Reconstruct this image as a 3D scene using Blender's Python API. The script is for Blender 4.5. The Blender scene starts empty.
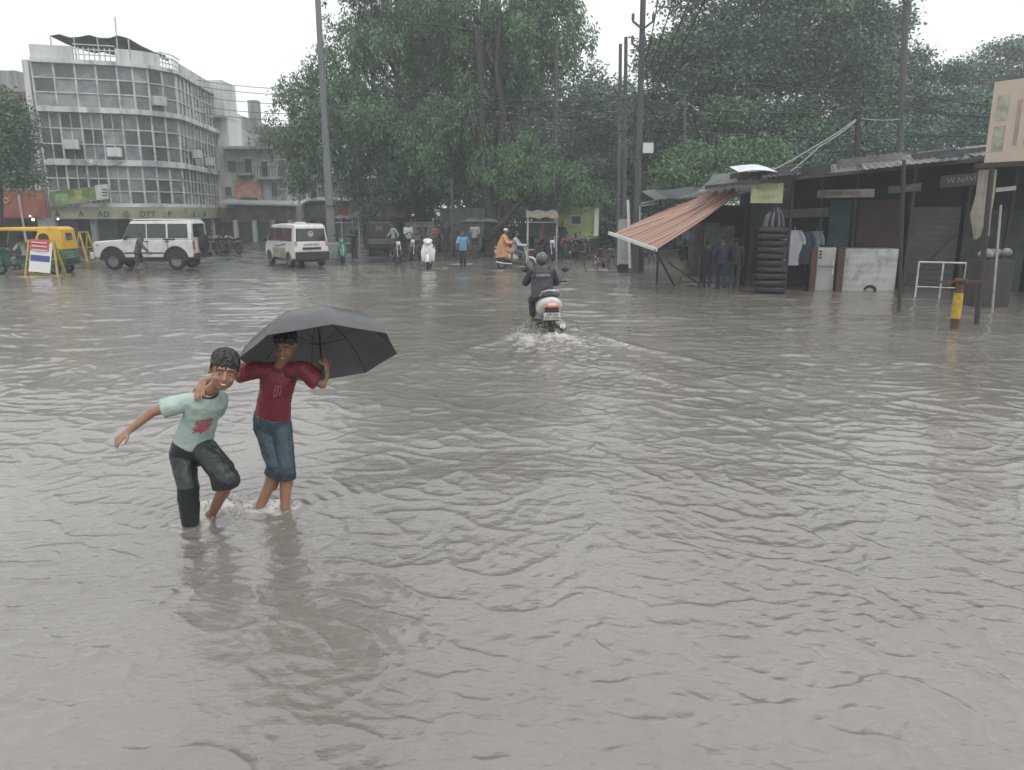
import bpy, math, random
import numpy as np
from mathutils import Vector, Matrix, Euler
random.seed(7)
R = math.radians; PI = math.pi
scene = bpy.context.scene
COL = scene.collection
# ------------------------------------------------------------------ camera
CH = 2.2; F = 750.0; PITCH = math.atan(171/750)
cp, sp_ = math.cos(PITCH), math.sin(PITCH)
cam_d = bpy.data.cameras.new('camera'); cam = bpy.data.objects.new('camera', cam_d); COL.objects.link(cam)
cam.location = (0, 0, CH); cam.rotation_euler = (PI/2-PITCH, 0, 0)
cam_d.sensor_width = 36; cam_d.lens = 36*F/1024; cam_d.clip_end = 1500; cam_d.clip_start = .05
scene.camera = cam
def J(px, py, Y):                      # point at depth Y seen at a pixel of the photograph
    a = (px-512)/F; b = (385-py)/F; t = Y/(cp+b*sp_)
    return Vector((a*t, Y, CH+t*(-sp_+b*cp)))
def G(px, py, z=0.0):                  # point on the level z seen at a pixel
    a = (px-512)/F; b = (385-py)/F; dz = -sp_+b*cp
    t = (z-CH)/dz
    return Vector((a*t, t*(cp+b*sp_), z))
# ------------------------------------------------------------------ materials
MATS = {}
def M(name, col, rough=.6, var=.18, scale=3., bump=0., bscale=25., metal=0., streak=False, emis=0., coat=0., trans=0., dirt=None, dirt_amt=.5, dirt_scale=1.5):
    if name in MATS: return MATS[name]
    m = bpy.data.materials.new(name); m.use_nodes = True; MATS[name] = m
    nt = m.node_tree; N = nt.nodes; L = nt.links
    b = N['Principled BSDF']
    tc = N.new('ShaderNodeTexCoord'); mp = N.new('ShaderNodeMapping')
    L.new(tc.outputs['Object'], mp.inputs[0])
    if streak: mp.inputs['Scale'].default_value = (1, 1, .12)
    nz = N.new('ShaderNodeTexNoise'); nz.inputs['Scale'].default_value = scale; nz.inputs['Detail'].default_value = 6
    L.new(mp.outputs[0], nz.inputs['Vector'])
    mr = N.new('ShaderNodeMapRange'); mr.inputs[1].default_value = .3; mr.inputs[2].default_value = .7
    mr.inputs[3].default_value = 1-var; mr.inputs[4].default_value = 1+var*.6
    L.new(nz.outputs[0], mr.inputs[0])
    vm = N.new('ShaderNodeVectorMath'); vm.operation = 'SCALE'; vm.inputs[0].default_value = col[:3]
    L.new(mr.outputs[0], vm.inputs['Scale'])
    out = vm.outputs[0]
    if dirt:
        n2 = N.new('ShaderNodeTexNoise'); n2.inputs['Scale'].default_value = dirt_scale; n2.inputs['Detail'].default_value = 8; n2.inputs['Roughness'].default_value = .65
        L.new(mp.outputs[0], n2.inputs['Vector'])
        m2 = N.new('ShaderNodeMapRange'); m2.inputs[1].default_value = .48; m2.inputs[2].default_value = .66; m2.inputs[4].default_value = dirt_amt
        L.new(n2.outputs[0], m2.inputs[0])
        mx = N.new('ShaderNodeMix'); mx.data_type = 'RGBA'
        L.new(m2.outputs[0], mx.inputs[0]); L.new(out, mx.inputs[6]); mx.inputs[7].default_value = (*dirt, 1)
        out = mx.outputs[2]
    L.new(out, b.inputs['Base Color'])
    b.inputs['Roughness'].default_value = rough; b.inputs['Metallic'].default_value = metal
    b.inputs['Coat Weight'].default_value = coat; b.inputs['Coat Roughness'].default_value = .08
    if trans: b.inputs['Transmission Weight'].default_value = trans
    if bump:
        n3 = N.new('ShaderNodeTexNoise'); n3.inputs['Scale'].default_value = bscale; n3.inputs['Detail'].default_value = 5
        L.new(mp.outputs[0], n3.inputs['Vector'])
        bp = N.new('ShaderNodeBump'); bp.inputs['Strength'].default_value = bump; bp.inputs['Distance'].default_value = .02
        L.new(n3.outputs[0], bp.inputs['Height']); L.new(bp.outputs[0], b.inputs['Normal'])
    if emis:
        b.inputs['Emission Color'].default_value = (*col[:3], 1); b.inputs['Emission Strength'].default_value = emis
    return m
# ------------------------------------------------------------------ mesh helpers
def frame_of(d, ref=None):
    d = Vector(d).normalized()
    ref = Vector(ref) if ref is not None else (Vector((0, 0, 1)) if abs(d.z) < .9 else Vector((1, 0, 0)))
    x = ref - d*ref.dot(d)
    if x.length < 1e-5: x = Vector((0, 1, 0)) - d*d.y
    x.normalize(); y = d.cross(x)
    return x, y, d
class MB:
    def __init__(s): s.v = []; s.f = []; s.M = None
    def add(s, vs, fs):
        o = len(s.v)
        s.v += [(s.M @ Vector(v)) if s.M else Vector(v) for v in vs]
        s.f += [tuple(i+o for i in f) for f in fs]; return s
    def box(s, c, d, rot=None):
        hx, hy, hz = d[0]/2, d[1]/2, d[2]/2
        vs = [Vector((x*hx, y*hy, z*hz)) for x in (-1, 1) for y in (-1, 1) for z in (-1, 1)]
        if rot is not None:
            m = Euler(rot).to_matrix() if not isinstance(rot, Matrix) else rot
            vs = [m @ v for v in vs]
        c = Vector(c)
        return s.add([v+c for v in vs], [(0, 1, 3, 2), (4, 6, 7, 5), (0, 4, 5, 1), (2, 3, 7, 6), (0, 2, 6, 4), (1, 5, 7, 3)])
    def box2(s, a, b):
        return s.box([(a[i]+b[i])/2 for i in range(3)], [abs(b[i]-a[i]) for i in range(3)])
    def bar(s, a, b, w, h=None, ref=None):
        a = Vector(a); b = Vector(b); h = h or w
        x, y, d = frame_of(b-a, ref)
        vs = [p+x*i*w/2+y*j*h/2 for p in (a, b) for i, j in ((-1, -1), (1, -1), (1, 1), (-1, 1))]
        return s.add(vs, [(3, 2, 1, 0), (4, 5, 6, 7), (0, 1, 5, 4), (1, 2, 6, 5), (2, 3, 7, 6), (3, 0, 4, 7)])
    def rings(s, rs, close=True, cap=True):
        n = len(rs[0]); vs = [p for r in rs for p in r]; fs = []
        for k in range(len(rs)-1):
            for i in range(n):
                j = (i+1) % n
                if not close and j == 0: continue
                fs.append((k*n+i, k*n+j, (k+1)*n+j, (k+1)*n+i))
        if cap:
            fs.append(tuple(range(n-1, -1, -1))); fs.append(tuple((len(rs)-1)*n+i for i in range(n)))
        return s.add(vs, fs)
    def tube(s, pts, rad, n=8, ref=None):
        pts = [Vector(p) for p in pts]
        if not hasattr(rad, '__len__'): rad = [rad]*len(pts)
        rs = []
        for k, p in enumerate(pts):
            d = (pts[min(k+1, len(pts)-1)]-pts[max(k-1, 0)])
            x, y, _ = frame_of(d, ref)
            r = rad[k]; rx, ry = (r if hasattr(r, '__len__') else (r, r))
            rs.append([p+x*math.cos(2*PI*i/n)*rx+y*math.sin(2*PI*i/n)*ry for i in range(n)])
        return s.rings(rs)
    def cap(s, a, b, ra, rb=None, n=10):          # capsule
        a = Vector(a); b = Vector(b); rb = ra if rb is None else rb
        x, y, d = frame_of(b-a) if (b-a).length > 1e-6 else (Vector((1, 0, 0)), Vector((0, 1, 0)), Vector((0, 0, 1)))
        st = []
        for k in (-80, -50, -25, 0): st.append((a+d*ra*math.sin(R(k)), ra*math.cos(R(k))))
        for k in (0, 25, 50, 80): st.append((b+d*rb*math.sin(R(k)), rb*math.cos(R(k))))
        return s.rings([[p+x*math.cos(2*PI*i/n)*r+y*math.sin(2*PI*i/n)*r for i in range(n)] for p, r in st])
    def ell(s, c, r, fr=None, n=14, m=9):
        c = Vector(c); X, Y, Z = fr or (Vector((1, 0, 0)), Vector((0, 1, 0)), Vector((0, 0, 1)))
        rs = []
        for k in range(m):
            t = -PI/2+.12+(PI-.24)*k/(m-1)
            rs.append([c+X*r[0]*math.cos(t)*math.cos(2*PI*i/n)+Y*r[1]*math.cos(t)*math.sin(2*PI*i/n)+Z*r[2]*math.sin(t) for i in range(n)])
        return s.rings(rs)
    def lathe(s, c, axis, prof, n=20, ref=None):  # prof: (along, radius)
        c = Vector(c); x, y, d = frame_of(axis, ref)
        return s.rings([[c+d*h+x*math.cos(2*PI*i/n)*r+y*math.sin(2*PI*i/n)*r for i in range(n)] for h, r in prof])
    def torus(s, c, axis, r, t, n=20, m=8, a0=0, a1=2*PI):
        c = Vector(c); x, y, d = frame_of(axis); full = abs(a1-a0-2*PI) < 1e-6
        rs = []
        for k in range(n+(0 if full else 1)):
            a = a0+(a1-a0)*k/n; e = x*math.cos(a)+y*math.sin(a)
            rs.append([c+e*(r+t*math.cos(2*PI*j/m))+d*t*math.sin(2*PI*j/m) for j in range(m)])
        if full: rs.append(rs[0]); return s.rings(rs, cap=False)
        return s.rings(rs)
    def prism(s, poly, wf):                        # profile in x-z, half width wf(z)
        n = len(poly)
        vs = [(x, -wf(z), z) for x, z in poly]+[(x, wf(z), z) for x, z in poly]
        return s.add(vs, [tuple(range(n)), tuple(range(2*n-1, n-1, -1))]+[(i, i+n, (i+1) % n+n, (i+1) % n) for i in range(n)])
    def slab(s, pts, t):                           # closed polygon extruded by vector t
        n = len(pts); t = Vector(t); pts = [Vector(p) for p in pts]
        return s.add(pts+[p+t for p in pts], [tuple(range(n-1, -1, -1)), tuple(range(n, 2*n))]+[(i, (i+1) % n, (i+1) % n+n, i+n) for i in range(n)])
    def sheet(s, grid, t=.004):                    # grid of points made into a thin closed sheet
        g = [[Vector(p) for p in r] for r in grid]; nr = len(g); nc = len(g[0])
        def nrm(i, j):
            a = g[min(i+1, nr-1)][j]-g[max(i-1, 0)][j]; b = g[i][min(j+1, nc-1)]-g[i][max(j-1, 0)]
            c = a.cross(b); return c.normalized() if c.length > 1e-9 else Vector((0, 0, 1))
        top = [g[i][j] for i in range(nr) for j in range(nc)]
        bot = [g[i][j]-nrm(i, j)*t for i in range(nr) for j in range(nc)]
        o = nr*nc; fs = []
        for i in range(nr-1):
            for j in range(nc-1):
                a = i*nc+j; q = (a, a+nc, a+nc+1, a+1)
                fs.append(q); fs.append(tuple(k+o for k in reversed(q)))
        rim = [j for j in range(nc)]+[i*nc+nc-1 for i in range(1, nr)]+[(nr-1)*nc+j for j in range(nc-2, -1, -1)]+[i*nc for i in range(nr-2, 0, -1)]
        for k in range(len(rim)):
            a, b = rim[k], rim[(k+1) % len(rim)]; fs.append((a, b, b+o, a+o))
        return s.add(top+bot, fs)
    def build(s, name, mat, parent=None, smooth=None, bevel=0, label=None, recalc=True):
        me = bpy.data.meshes.new(name)
        me.from_pydata([tuple(v) for v in s.v], [], s.f)
        if recalc:
            import bmesh
            bm = bmesh.new(); bm.from_mesh(me); bmesh.ops.recalc_face_normals(bm, faces=bm.faces); bm.to_mesh(me); bm.free()
        me.materials.append(mat)
        if smooth is not None:
            me.shade_smooth(); me.set_sharp_from_angle(angle=R(smooth))
        o = bpy.data.objects.new(name, me); COL.objects.link(o)
        if parent: o.parent = parent
        if bevel:
            b = o.modifiers.new('b', 'BEVEL'); b.width = bevel; b.segments = 2; b.limit_method = 'ANGLE'; b.angle_limit = R(35)
        if label: o['label'] = label
        return o
def tag(o, label=None, cat=None, group=None, kind=None):
    if label: o['label'] = label
    if cat: o['category'] = cat
    if group: o['group'] = group
    if kind: o['kind'] = kind
    return o
def thing(name, label, cat, loc=(0, 0, 0), rz=0, group=None):
    o = bpy.data.objects.new(name, None); COL.objects.link(o)
    o.location = loc; o.rotation_euler = (0, 0, rz); o.empty_display_size = .2
    return tag(o, label, cat, group)
KIDS = {}
def dup(root, loc, rz, label, group=None):
    def cpy(o, par):
        c = o.copy(); COL.objects.link(c)
        if par: c.parent = par
        for ch in [x for x in o.children]: cpy(ch, c)
        return c
    c = cpy(root, None); c.location = loc; c.rotation_euler = (0, 0, rz)
    c['label'] = label
    if group: c['group'] = group
    return c
def text(name, s, size, mat, parent, mtx, depth=.004, sx=1.0):
    cu = bpy.data.curves.new('t', 'FONT'); cu.body = s; cu.size = size; cu.extrude = depth; cu.align_x = 'CENTER'; cu.align_y = 'CENTER'; cu.resolution_u = 2
    o = bpy.data.objects.new('t', cu); me = bpy.data.meshes.new_from_object(o); bpy.data.objects.remove(o)
    me.transform(mtx @ Matrix.Diagonal((sx, 1, 1, 1))); me.materials.clear(); me.materials.append(mat); me.name = name
    o = bpy.data.objects.new(name, me); COL.objects.link(o)
    if parent: o.parent = parent
    return o
def face_m(origin, right, up):
    r = Vector(right).normalized(); u = Vector(up).normalized(); n = r.cross(u)
    m = Matrix((r, u, n)).transposed().to_4x4(); m.translation = Vector(origin); return m
def np_mesh(name, verts, quads, mat, parent=None, attr=None, smooth=False):
    me = bpy.data.meshes.new(name)
    nv = len(verts); nf = len(quads); k = quads.shape[1]
    me.vertices.add(nv); me.vertices.foreach_set('co', np.asarray(verts, np.float32).ravel())
    me.loops.add(nf*k); me.loops.foreach_set('vertex_index', np.asarray(quads, np.int32).ravel())
    me.polygons.add(nf); me.polygons.foreach_set('loop_start', np.arange(0, nf*k, k, dtype=np.int32))
    if smooth: me.polygons.foreach_set('use_smooth', np.ones(nf, bool))
    me.update(calc_edges=True)
    for nm, (dom, val) in (attr or {}).items():
        a = me.attributes.new(nm, 'FLOAT', dom); a.data.foreach_set('value', np.asarray(val, np.float32))
    me.materials.append(mat)
    o = bpy.data.objects.new(name, me); COL.objects.link(o)
    if parent: o.parent = parent
    return o
_tabs = {}
def pn(x, y, seed=0):                              # 2-D gradient noise, about -1..1
    if seed not in _tabs:
        rs = np.random.RandomState(seed+11); p = rs.permutation(256); _tabs[seed] = np.concatenate([p, p]), rs.rand(256)*2*np.pi
    p, ang = _tabs[seed]
    xi = np.floor(x).astype(int); yi = np.floor(y).astype(int); xf = x-xi; yf = y-yi
    u = xf**3*(xf*(xf*6-15)+10); v = yf**3*(yf*(yf*6-15)+10)
    def g(ix, iy, dx, dy):
        a = ang[p[(p[ix & 255]+iy) & 255]]; return np.cos(a)*dx+np.sin(a)*dy
    n00 = g(xi, yi, xf, yf); n10 = g(xi+1, yi, xf-1, yf); n01 = g(xi, yi+1, xf, yf-1); n11 = g(xi+1, yi+1, xf-1, yf-1)
    return ((n00*(1-u)+n10*u)*(1-v)+(n01*(1-u)+n11*u)*v)*1.5

# ------------------------------------------------------------------ world, sun, haze
SUN_EL, SUN_AZ = R(58), R(150)
w = bpy.data.worlds.new('World'); scene.world = w; w.use_nodes = True
nt = w.node_tree; bg = nt.nodes['Background']
sky = nt.nodes.new('ShaderNodeTexSky'); sky.sky_type = 'NISHITA'; sky.sun_disc = False
sky.sun_elevation = SUN_EL; sky.sun_rotation = SUN_AZ; sky.air_density = 1.5; sky.dust_density = 4
hs = nt.nodes.new('ShaderNodeHueSaturation'); hs.inputs['Saturation'].default_value = .25
mx = nt.nodes.new('ShaderNodeMix'); mx.data_type = 'RGBA'
tcw = nt.nodes.new('ShaderNodeTexCoord'); nzw = nt.nodes.new('ShaderNodeTexNoise'); nzw.inputs['Scale'].default_value = 1.6; nzw.inputs['Detail'].default_value = 4
mrw = nt.nodes.new('ShaderNodeMapRange'); mrw.inputs[1].default_value = .3; mrw.inputs[2].default_value = .7; mrw.inputs[3].default_value = .80; mrw.inputs[4].default_value = 1.0
nt.links.new(tcw.outputs['Generated'], nzw.inputs['Vector']); nt.links.new(nzw.outputs[0], mrw.inputs[0]); nt.links.new(mrw.outputs[0], mx.inputs[0])
nt.links.new(sky.outputs[0], hs.inputs['Color']); nt.links.new(hs.outputs[0], mx.inputs[6])
mx.inputs[7].default_value = (7.0, 7.15, 7.15, 1)       # the cloud layer
nt.links.new(mx.outputs[2], bg.inputs['Color']); bg.inputs['Strength'].default_value = .1
sl = bpy.data.lights.new('sun', 'SUN'); sl.energy = .5; sl.angle = R(25); sl.color = (1, .98, .95)
so = bpy.data.objects.new('sun', sl); COL.objects.link(so)
d = Vector((math.sin(SUN_AZ)*math.cos(SUN_EL), math.cos(SUN_AZ)*math.cos(SUN_EL), math.sin(SUN_EL)))
so.rotation_euler = d.to_track_quat('Z', 'Y').to_euler(); so.location = (0, 0, 60)
hm = bpy.data.materials.new('rain_haze'); hm.use_nodes = True; hn = hm.node_tree.nodes; hn.remove(hn['Principled BSDF'])
pv = hn.new('ShaderNodeVolumePrincipled'); pv.inputs['Color'].default_value = (.88, .93, .95, 1); pv.inputs['Density'].default_value = HAZE = .0028
pv.inputs['Anisotropy'].default_value = .1
hm.node_tree.links.new(pv.outputs[0], hn['Material Output'].inputs['Volume'])
hz = MB().box2((-130, -40, -2.2), (130, 160, 40)).build('haze', hm); tag(hz, kind='stuff')
# ------------------------------------------------------------------ ground
def edge(x):                                       # where the flood ends, by x
    return np.interp(x, [-60, -22, -12, -8, -3, 3, 8, 60], [29.5, 30.2, 31.5, 33.5, 37, 37.5, 41, 44])
def gz(x, y):
    x = np.asarray(x, float); y = np.asarray(y, float)
    e = edge(x); return np.clip((y-e)*.03, -.18, .10)+.012*pn(x*.35, y*.35, 5)*np.clip((y-20)/10, 0, 1)
xs = np.concatenate([[-600, -300, -150, -90], np.arange(-60, 60.1, .6), [90, 150, 300, 600]])
ys = np.concatenate([[-200, -60, -20], np.arange(0, 70, .5), [80, 100, 150, 300, 700, 1200]])
X, Yg = np.meshgrid(xs, ys); Z = gz(X, Yg)
nr, nc = X.shape
idx = np.arange(nr*nc).reshape(nr, nc)
Q = np.stack([idx[:-1, :-1], idx[:-1, 1:], idx[1:, 1:], idx[1:, :-1]], -1).reshape(-1, 4)
am = M('wet_asphalt', (.05, .052, .055), .3, .35, 1.2, .35, 60)
nt = am.node_tree; n = nt.nodes.new('ShaderNodeTexNoise'); n.inputs['Scale'].default_value = .6; n.inputs['Detail'].default_value = 5
mr = nt.nodes.new('ShaderNodeMapRange'); mr.inputs[1].default_value = .42; mr.inputs[2].default_value = .6; mr.inputs[3].default_value = .1; mr.inputs[4].default_value = .45
tcx = nt.nodes.new('ShaderNodeTexCoord'); nt.links.new(tcx.outputs['Object'], n.inputs['Vector']); nt.links.new(n.outputs[0], mr.inputs[0]); nt.links.new(mr.outputs[0], nt.nodes['Principled BSDF'].inputs['Roughness'])
tag(np_mesh('road', np.stack([X, Yg, Z], -1).reshape(-1, 3), Q, am, smooth=True), kind='structure')
# ------------------------------------------------------------------ flood water
LEGS = [(G(191, 527), .10), (G(212, 510), .12), (G(262, 508), .10), (G(283, 510), .10)]
SC = G(548, 331)                                   # the scooter in the flood
ratio = 1.0042
yr = [1.3]
while yr[-1] < 33: yr.append(yr[-1]*ratio)
while yr[-1] < 47: yr.append(yr[-1]*1.008)
yr = np.array([-60, -20, -5, 0, .8]+yr)
u = np.concatenate([[-12, -6, -3, -1.8], np.linspace(-1.12, 1.12, 900), [1.8, 3, 6, 12]])
hw = np.maximum(yr, 1.0)*.72+1.2
X = u[None, :]*hw[:, None]; Yw = np.repeat(yr[:, None], len(u), 1)
X = np.where(np.abs(u)[None, :] > 1.5, np.sign(u)[None, :]*(hw[:, None]*1.12+(np.abs(u)[None, :]-1.12)*6), X)
sp = np.maximum(Yw*.0042, .002)                    # local vertex spacing
def ok(wl): return np.clip((wl/sp-2.5)/3, 0, 1)
def rot(x, y, a): c, s = math.cos(a), math.sin(a); return x*c+y*s, -x*s+y*c
wx = X+.3*pn(X*.45, Yw*.45, 1)+.06*pn(X*2.2, Yw*2.2, 2); wy = Yw+.3*pn(X*.45+9, Yw*.45, 3)+.06*pn(X*2.2, Yw*2.2+5, 4)
ridge = lambda n_: 1-np.abs(n_)
patch = .5+.5*np.clip(pn(X*.35+3, Yw*.28, 6)*2.2, -1, 1)          # choppy and smooth patches
patch2 = .5+.5*np.clip(pn(X*.8, Yw*.6, 16)*1.8, -1, 1)
trail = np.exp(-((X-SC.x*np.clip(Yw/SC.y, 0, 1.3)-.6*np.clip(1-Yw/SC.y, 0, 1))/(.5+.10*np.abs(SC.y-Yw)))**2)*np.clip((SC.y+1-Yw)/2, 0, 1)
h = .016*pn(wx*.7, wy*.95, 7)*np.clip(Yw/5, .5, 1)
a1x, a1y = rot(wx, wy, R(-28)); a2x, a2y = rot(wx, wy, R(22)); a3x, a3y = rot(wx, wy, R(-8))
h += .013*(ridge(pn(a1x*1.5, a1y*2.6, 8))**9)*(.25+.75*patch2)*ok(.4)
near = np.clip((Yw-2.5)/6, .45, 1)
h += .007*(ridge(pn(a2x*1.9, a2y*3.1, 9))**7)*(.3+.7*(1-patch2))*ok(.35)
h += .0065*near*pn(a3x*3.6, a3y*5.0, 10)*(.35+.65*patch)*ok(.3)
h += .0045*(ridge(pn(a1x*3.2, a1y*6.5, 12))**6)*(.25+.75*patch)*ok(.16)
h += .0050*pn(a2x*8.7, a2y*11.6, 13)*(.3+.85*patch*patch2+.6*trail)*ok(.1)
h += .0021*pn(wx*19, wy*24, 14)*(.35+.9*patch*patch2+.8*trail)*ok(.045)
h += .006*pn(wx*2.6, wy*3.4, 15)*np.clip((Yw-7)/8, 0, 1)*ok(.3)    # rougher flow farther out
h += .030*pn(wx*.9, wy*2.4, 17)*np.clip((Yw-9)/10, 0, 1)
h += .008*pn(wx*3.7, wy*5.2, 18)*(.4+patch*1.2)*np.clip((Yw-5)/8, 0, 1)*ok(.2)
h += .009*pn(wx*7.5, wy*10, 19)*(.5+patch2)*np.clip((Yw-4)/6, 0, 1)*ok(.09)
foam_glare = np.zeros_like(X)
# wake of the scooter: a V of steep little waves and churned water behind the wheel
for sgn, slope in ((-1, .42), (1, .5)):
    dy = SC.y+.5-Yw; xc = SC.x+sgn*(.22+slope*np.clip(dy, 0, 9)); along = np.clip(dy/.5, 0, 1)*np.exp(-np.clip(dy, 0, 99)/3.2)
    wgt = np.exp(-((X-xc)/(.12+.05*np.clip(dy, 0, 9)))**2)*along
    h += .07*wgt; foam_glare += wgt*.8*np.exp(-np.clip(dy, 0, 99)/2.4)
dy = SC.y+.35-Yw
for sgn, slope, am, dec in ((1, .62, .030, 7.), (1, .36, .018, 7.), (-1, .30, .018, 6.), (-1, .55, .020, 5.), (1, .16, .014, 6.), (-1, .12, .014, 6.)):
    dy = SC.y-.2-Yw; bend = .035*np.clip(dy, 0, 12)**1.6*sgn; xc = SC.x+sgn*(.2+slope*np.clip(dy, 0, 12))+bend+.16*pn(X*.9, Yw*.9, 41); al_ = np.clip(dy, 0, 1)*np.exp(-np.clip(dy, 0, 99)/dec)
    wg = np.exp(-((X-xc)/.12)**2); h += am*al_*wg*(.6+.6*pn(X*2.5, Yw*2.5, 42)); foam_glare += .35*al_*wg
churn = np.exp(-((X-SC.x)/(.30+.30*np.clip(dy, 0, 9)))**2)*np.clip(dy/.3, 0, 1)*np.exp(-np.clip(dy-.3, 0, 99)/1.9)
h += churn*(.05*pn(X*6, Yw*6, 21)+.03*pn(X*13, Yw*13, 22)+.03); foam_glare += churn*.62
bow = np.exp(-(((X-SC.x)**2+(Yw-SC.y-1.2)**2)**.5-.35)**2/.015); h += .05*bow; foam_glare += .5*bow
for L_, s in LEGS:
    r = np.hypot(X-L_.x, Yw-L_.y)
    h += .007*np.sin(r*2*PI/.13)*np.exp(-r/.35)*ok(.13)+.012*np.exp(-((r-.09)/.05)**2)
    foam_glare += .42*np.exp(-((r-.11)/.06)**2)
r = np.hypot(X-LEGS[1][0].x-.05, Yw-LEGS[1][0].y); sp1 = np.exp(-(r/.22)**2)
h += sp1*(.03*pn(X*14, Yw*14, 31)+.02); foam_glare += .42*sp1
# small standing breakers along the diagonal current line on the right
c1 = G(700, 395); c2 = G(1010, 470)
dx, dyy = c2.x-c1.x, c2.y-c1.y; ln = math.hypot(dx, dyy)
tt = ((X-c1.x)*dx+(Yw-c1.y)*dyy)/ln; nn_ = ((X-c1.x)*dyy-(Yw-c1.y)*dx)/ln+.5*pn(X*.8, Yw*.8, 33)
cur = np.exp(-(nn_/.35)**2)*np.clip((tt+3)/2, 0, 1)*np.clip((ln+4-tt)/2, 0, 1)
h += cur*.012*ridge(pn(wx*2.5, wy*4, 34))**3; foam_glare += .22*cur
foam_glare += .42*np.clip(pn(wx*1.3, wy*4.2, 35)*1.6-.55, 0, 1)*np.clip((Yw-11)/10, 0, 1)  # whitish streaks painted far out, standing for wave faces bright with sky
foam_glare += .5*np.clip(pn(wx*.9, wy*5, 36)*1.8-.35, 0, 1)*np.clip((Yw-25)/5, 0, 1)  # more painted sky glare, in white patches towards the far shore
# feet of walkers and wheels at the far edge
for px, py in ((137, 270), (430, 268), (463, 264), (525, 267), (712, 286), (700, 284), (25, 277), (600, 270)):
    q = G(px, py); r = np.hypot((X-q.x)/1.6, Yw-q.y); foam_glare += .7*np.exp(-(r/.45)**2); h += .03*np.exp(-(r/.4)**2)*pn(X*5, Yw*5, 40)
h *= np.where(np.abs(u)[None, :] > 1.5, 0, 1)*np.clip((Yw-1)/.5, 0, 1)
# rain-drop rings
rs = np.random.RandomState(3)
for _ in range(420):
    y0 = rs.uniform(2.6, 9); x0 = rs.uniform(-.75, .75)*y0; i0 = np.searchsorted(yr, y0-.1); i1 = np.searchsorted(yr, y0+.1)
    sl_ = slice(i0, i1); r = np.hypot(X[sl_]-x0, Yw[sl_]-y0); rr = rs.uniform(.015, .06)
    h[sl_] += .003*np.exp(-((r-rr)/.009)**2)*np.cos((r-rr)*350)*ok(.03)[sl_]
nr, nc = X.shape; idx = np.arange(nr*nc).reshape(nr, nc)
Q = np.stack([idx[:-1, :-1], idx[:-1, 1:], idx[1:, 1:], idx[1:, :-1]], -1).reshape(-1, 4)
wm = bpy.data.materials.new('muddy_flood_water'); wm.use_nodes = True; nt = wm.node_tree; N = nt.nodes; L = nt.links
b = N['Principled BSDF']; b.inputs['IOR'].default_value = 1.6; b.inputs['Coat Weight'].default_value = .5; b.inputs['Coat IOR'].default_value = 1.5; b.inputs['Coat Roughness'].default_value = .05; 
tc = N.new('ShaderNodeTexCoord')
n1 = N.new('ShaderNodeTexNoise'); n1.inputs['Scale'].default_value = .35; n1.inputs['Detail'].default_value = 5; L.new(tc.outputs['Object'], n1.inputs['Vector'])
cr = N.new('ShaderNodeValToRGB'); cr.color_ramp.elements[0].position = .32; cr.color_ramp.elements[1].position = .7
cr.color_ramp.elements[0].color = (.155, .136, .120, 1); cr.color_ramp.elements[1].color = (.212, .192, .176, 1)
L.new(n1.outputs[0], cr.inputs[0])
at = N.new('ShaderNodeAttribute'); at.attribute_name = 'foam_glare'
n2 = N.new('ShaderNodeTexNoise'); n2.inputs['Scale'].default_value = 20; n2.inputs['Detail'].default_value = 7; n2.inputs['Roughness'].default_value = .7
mpf = N.new('ShaderNodeMapping'); mpf.inputs['Scale'].default_value = (.6, 1, 1); L.new(tc.outputs['Object'], mpf.inputs[0]); L.new(mpf.outputs[0], n2.inputs['Vector'])
ad = N.new('ShaderNodeMath'); ad.operation = 'ADD'; L.new(at.outputs['Fac'], ad.inputs[0]); L.new(n2.outputs[0], ad.inputs[1])
mf = N.new('ShaderNodeMapRange'); mf.inputs[1].default_value = .86; mf.inputs[2].default_value = 1.2; mf.inputs[4].default_value = .8; L.new(ad.outputs[0], mf.inputs[0])
mxc = N.new('ShaderNodeMix'); mxc.data_type = 'RGBA'; L.new(mf.outputs[0], mxc.inputs[0]); L.new(cr.outputs[0], mxc.inputs[6]); mxc.inputs[7].default_value = (.62, .60, .56, 1)
L.new(mxc.outputs[2], b.inputs['Base Color'])
mr = N.new('ShaderNodeMapRange'); mr.inputs[3].default_value = .12; mr.inputs[4].default_value = .5; L.new(mf.outputs[0], mr.inputs[0]); L.new(mr.outputs[0], b.inputs['Roughness'])
mp = N.new('ShaderNodeMapping'); mp.inputs['Scale'].default_value = (1, 1.4, 1); mp.inputs['Rotation'].default_value = (0, 0, R(12)); L.new(tc.outputs['Object'], mp.inputs[0])
b1 = N.new('ShaderNodeTexNoise'); b1.inputs['Scale'].default_value = 22; b1.inputs['Detail'].default_value = 4; b1.inputs['Distortion'].default_value = .6; L.new(mp.outputs[0], b1.inputs['Vector'])
b2 = N.new('ShaderNodeTexNoise'); b2.inputs['Scale'].default_value = 2.2; b2.inputs['Detail'].default_value = 5; b2.inputs['Distortion'].default_value = .8; L.new(mp.outputs[0], b2.inputs['Vector'])
bp1 = N.new('ShaderNodeBump'); bp1.inputs['Distance'].default_value = .017; bp1.inputs['Strength'].default_value = .7; L.new(b1.outputs[0], bp1.inputs['Height'])
sx_ = N.new('ShaderNodeSeparateXYZ'); L.new(tc.outputs['Object'], sx_.inputs[0]); my_ = N.new('ShaderNodeMapRange'); my_.inputs[1].default_value = 3; my_.inputs[2].default_value = 16; my_.inputs[3].default_value = .38; my_.inputs[4].default_value = 1.0; L.new(sx_.outputs[1], my_.inputs[0]); L.new(my_.outputs[0], bp1.inputs['Strength'])
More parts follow.
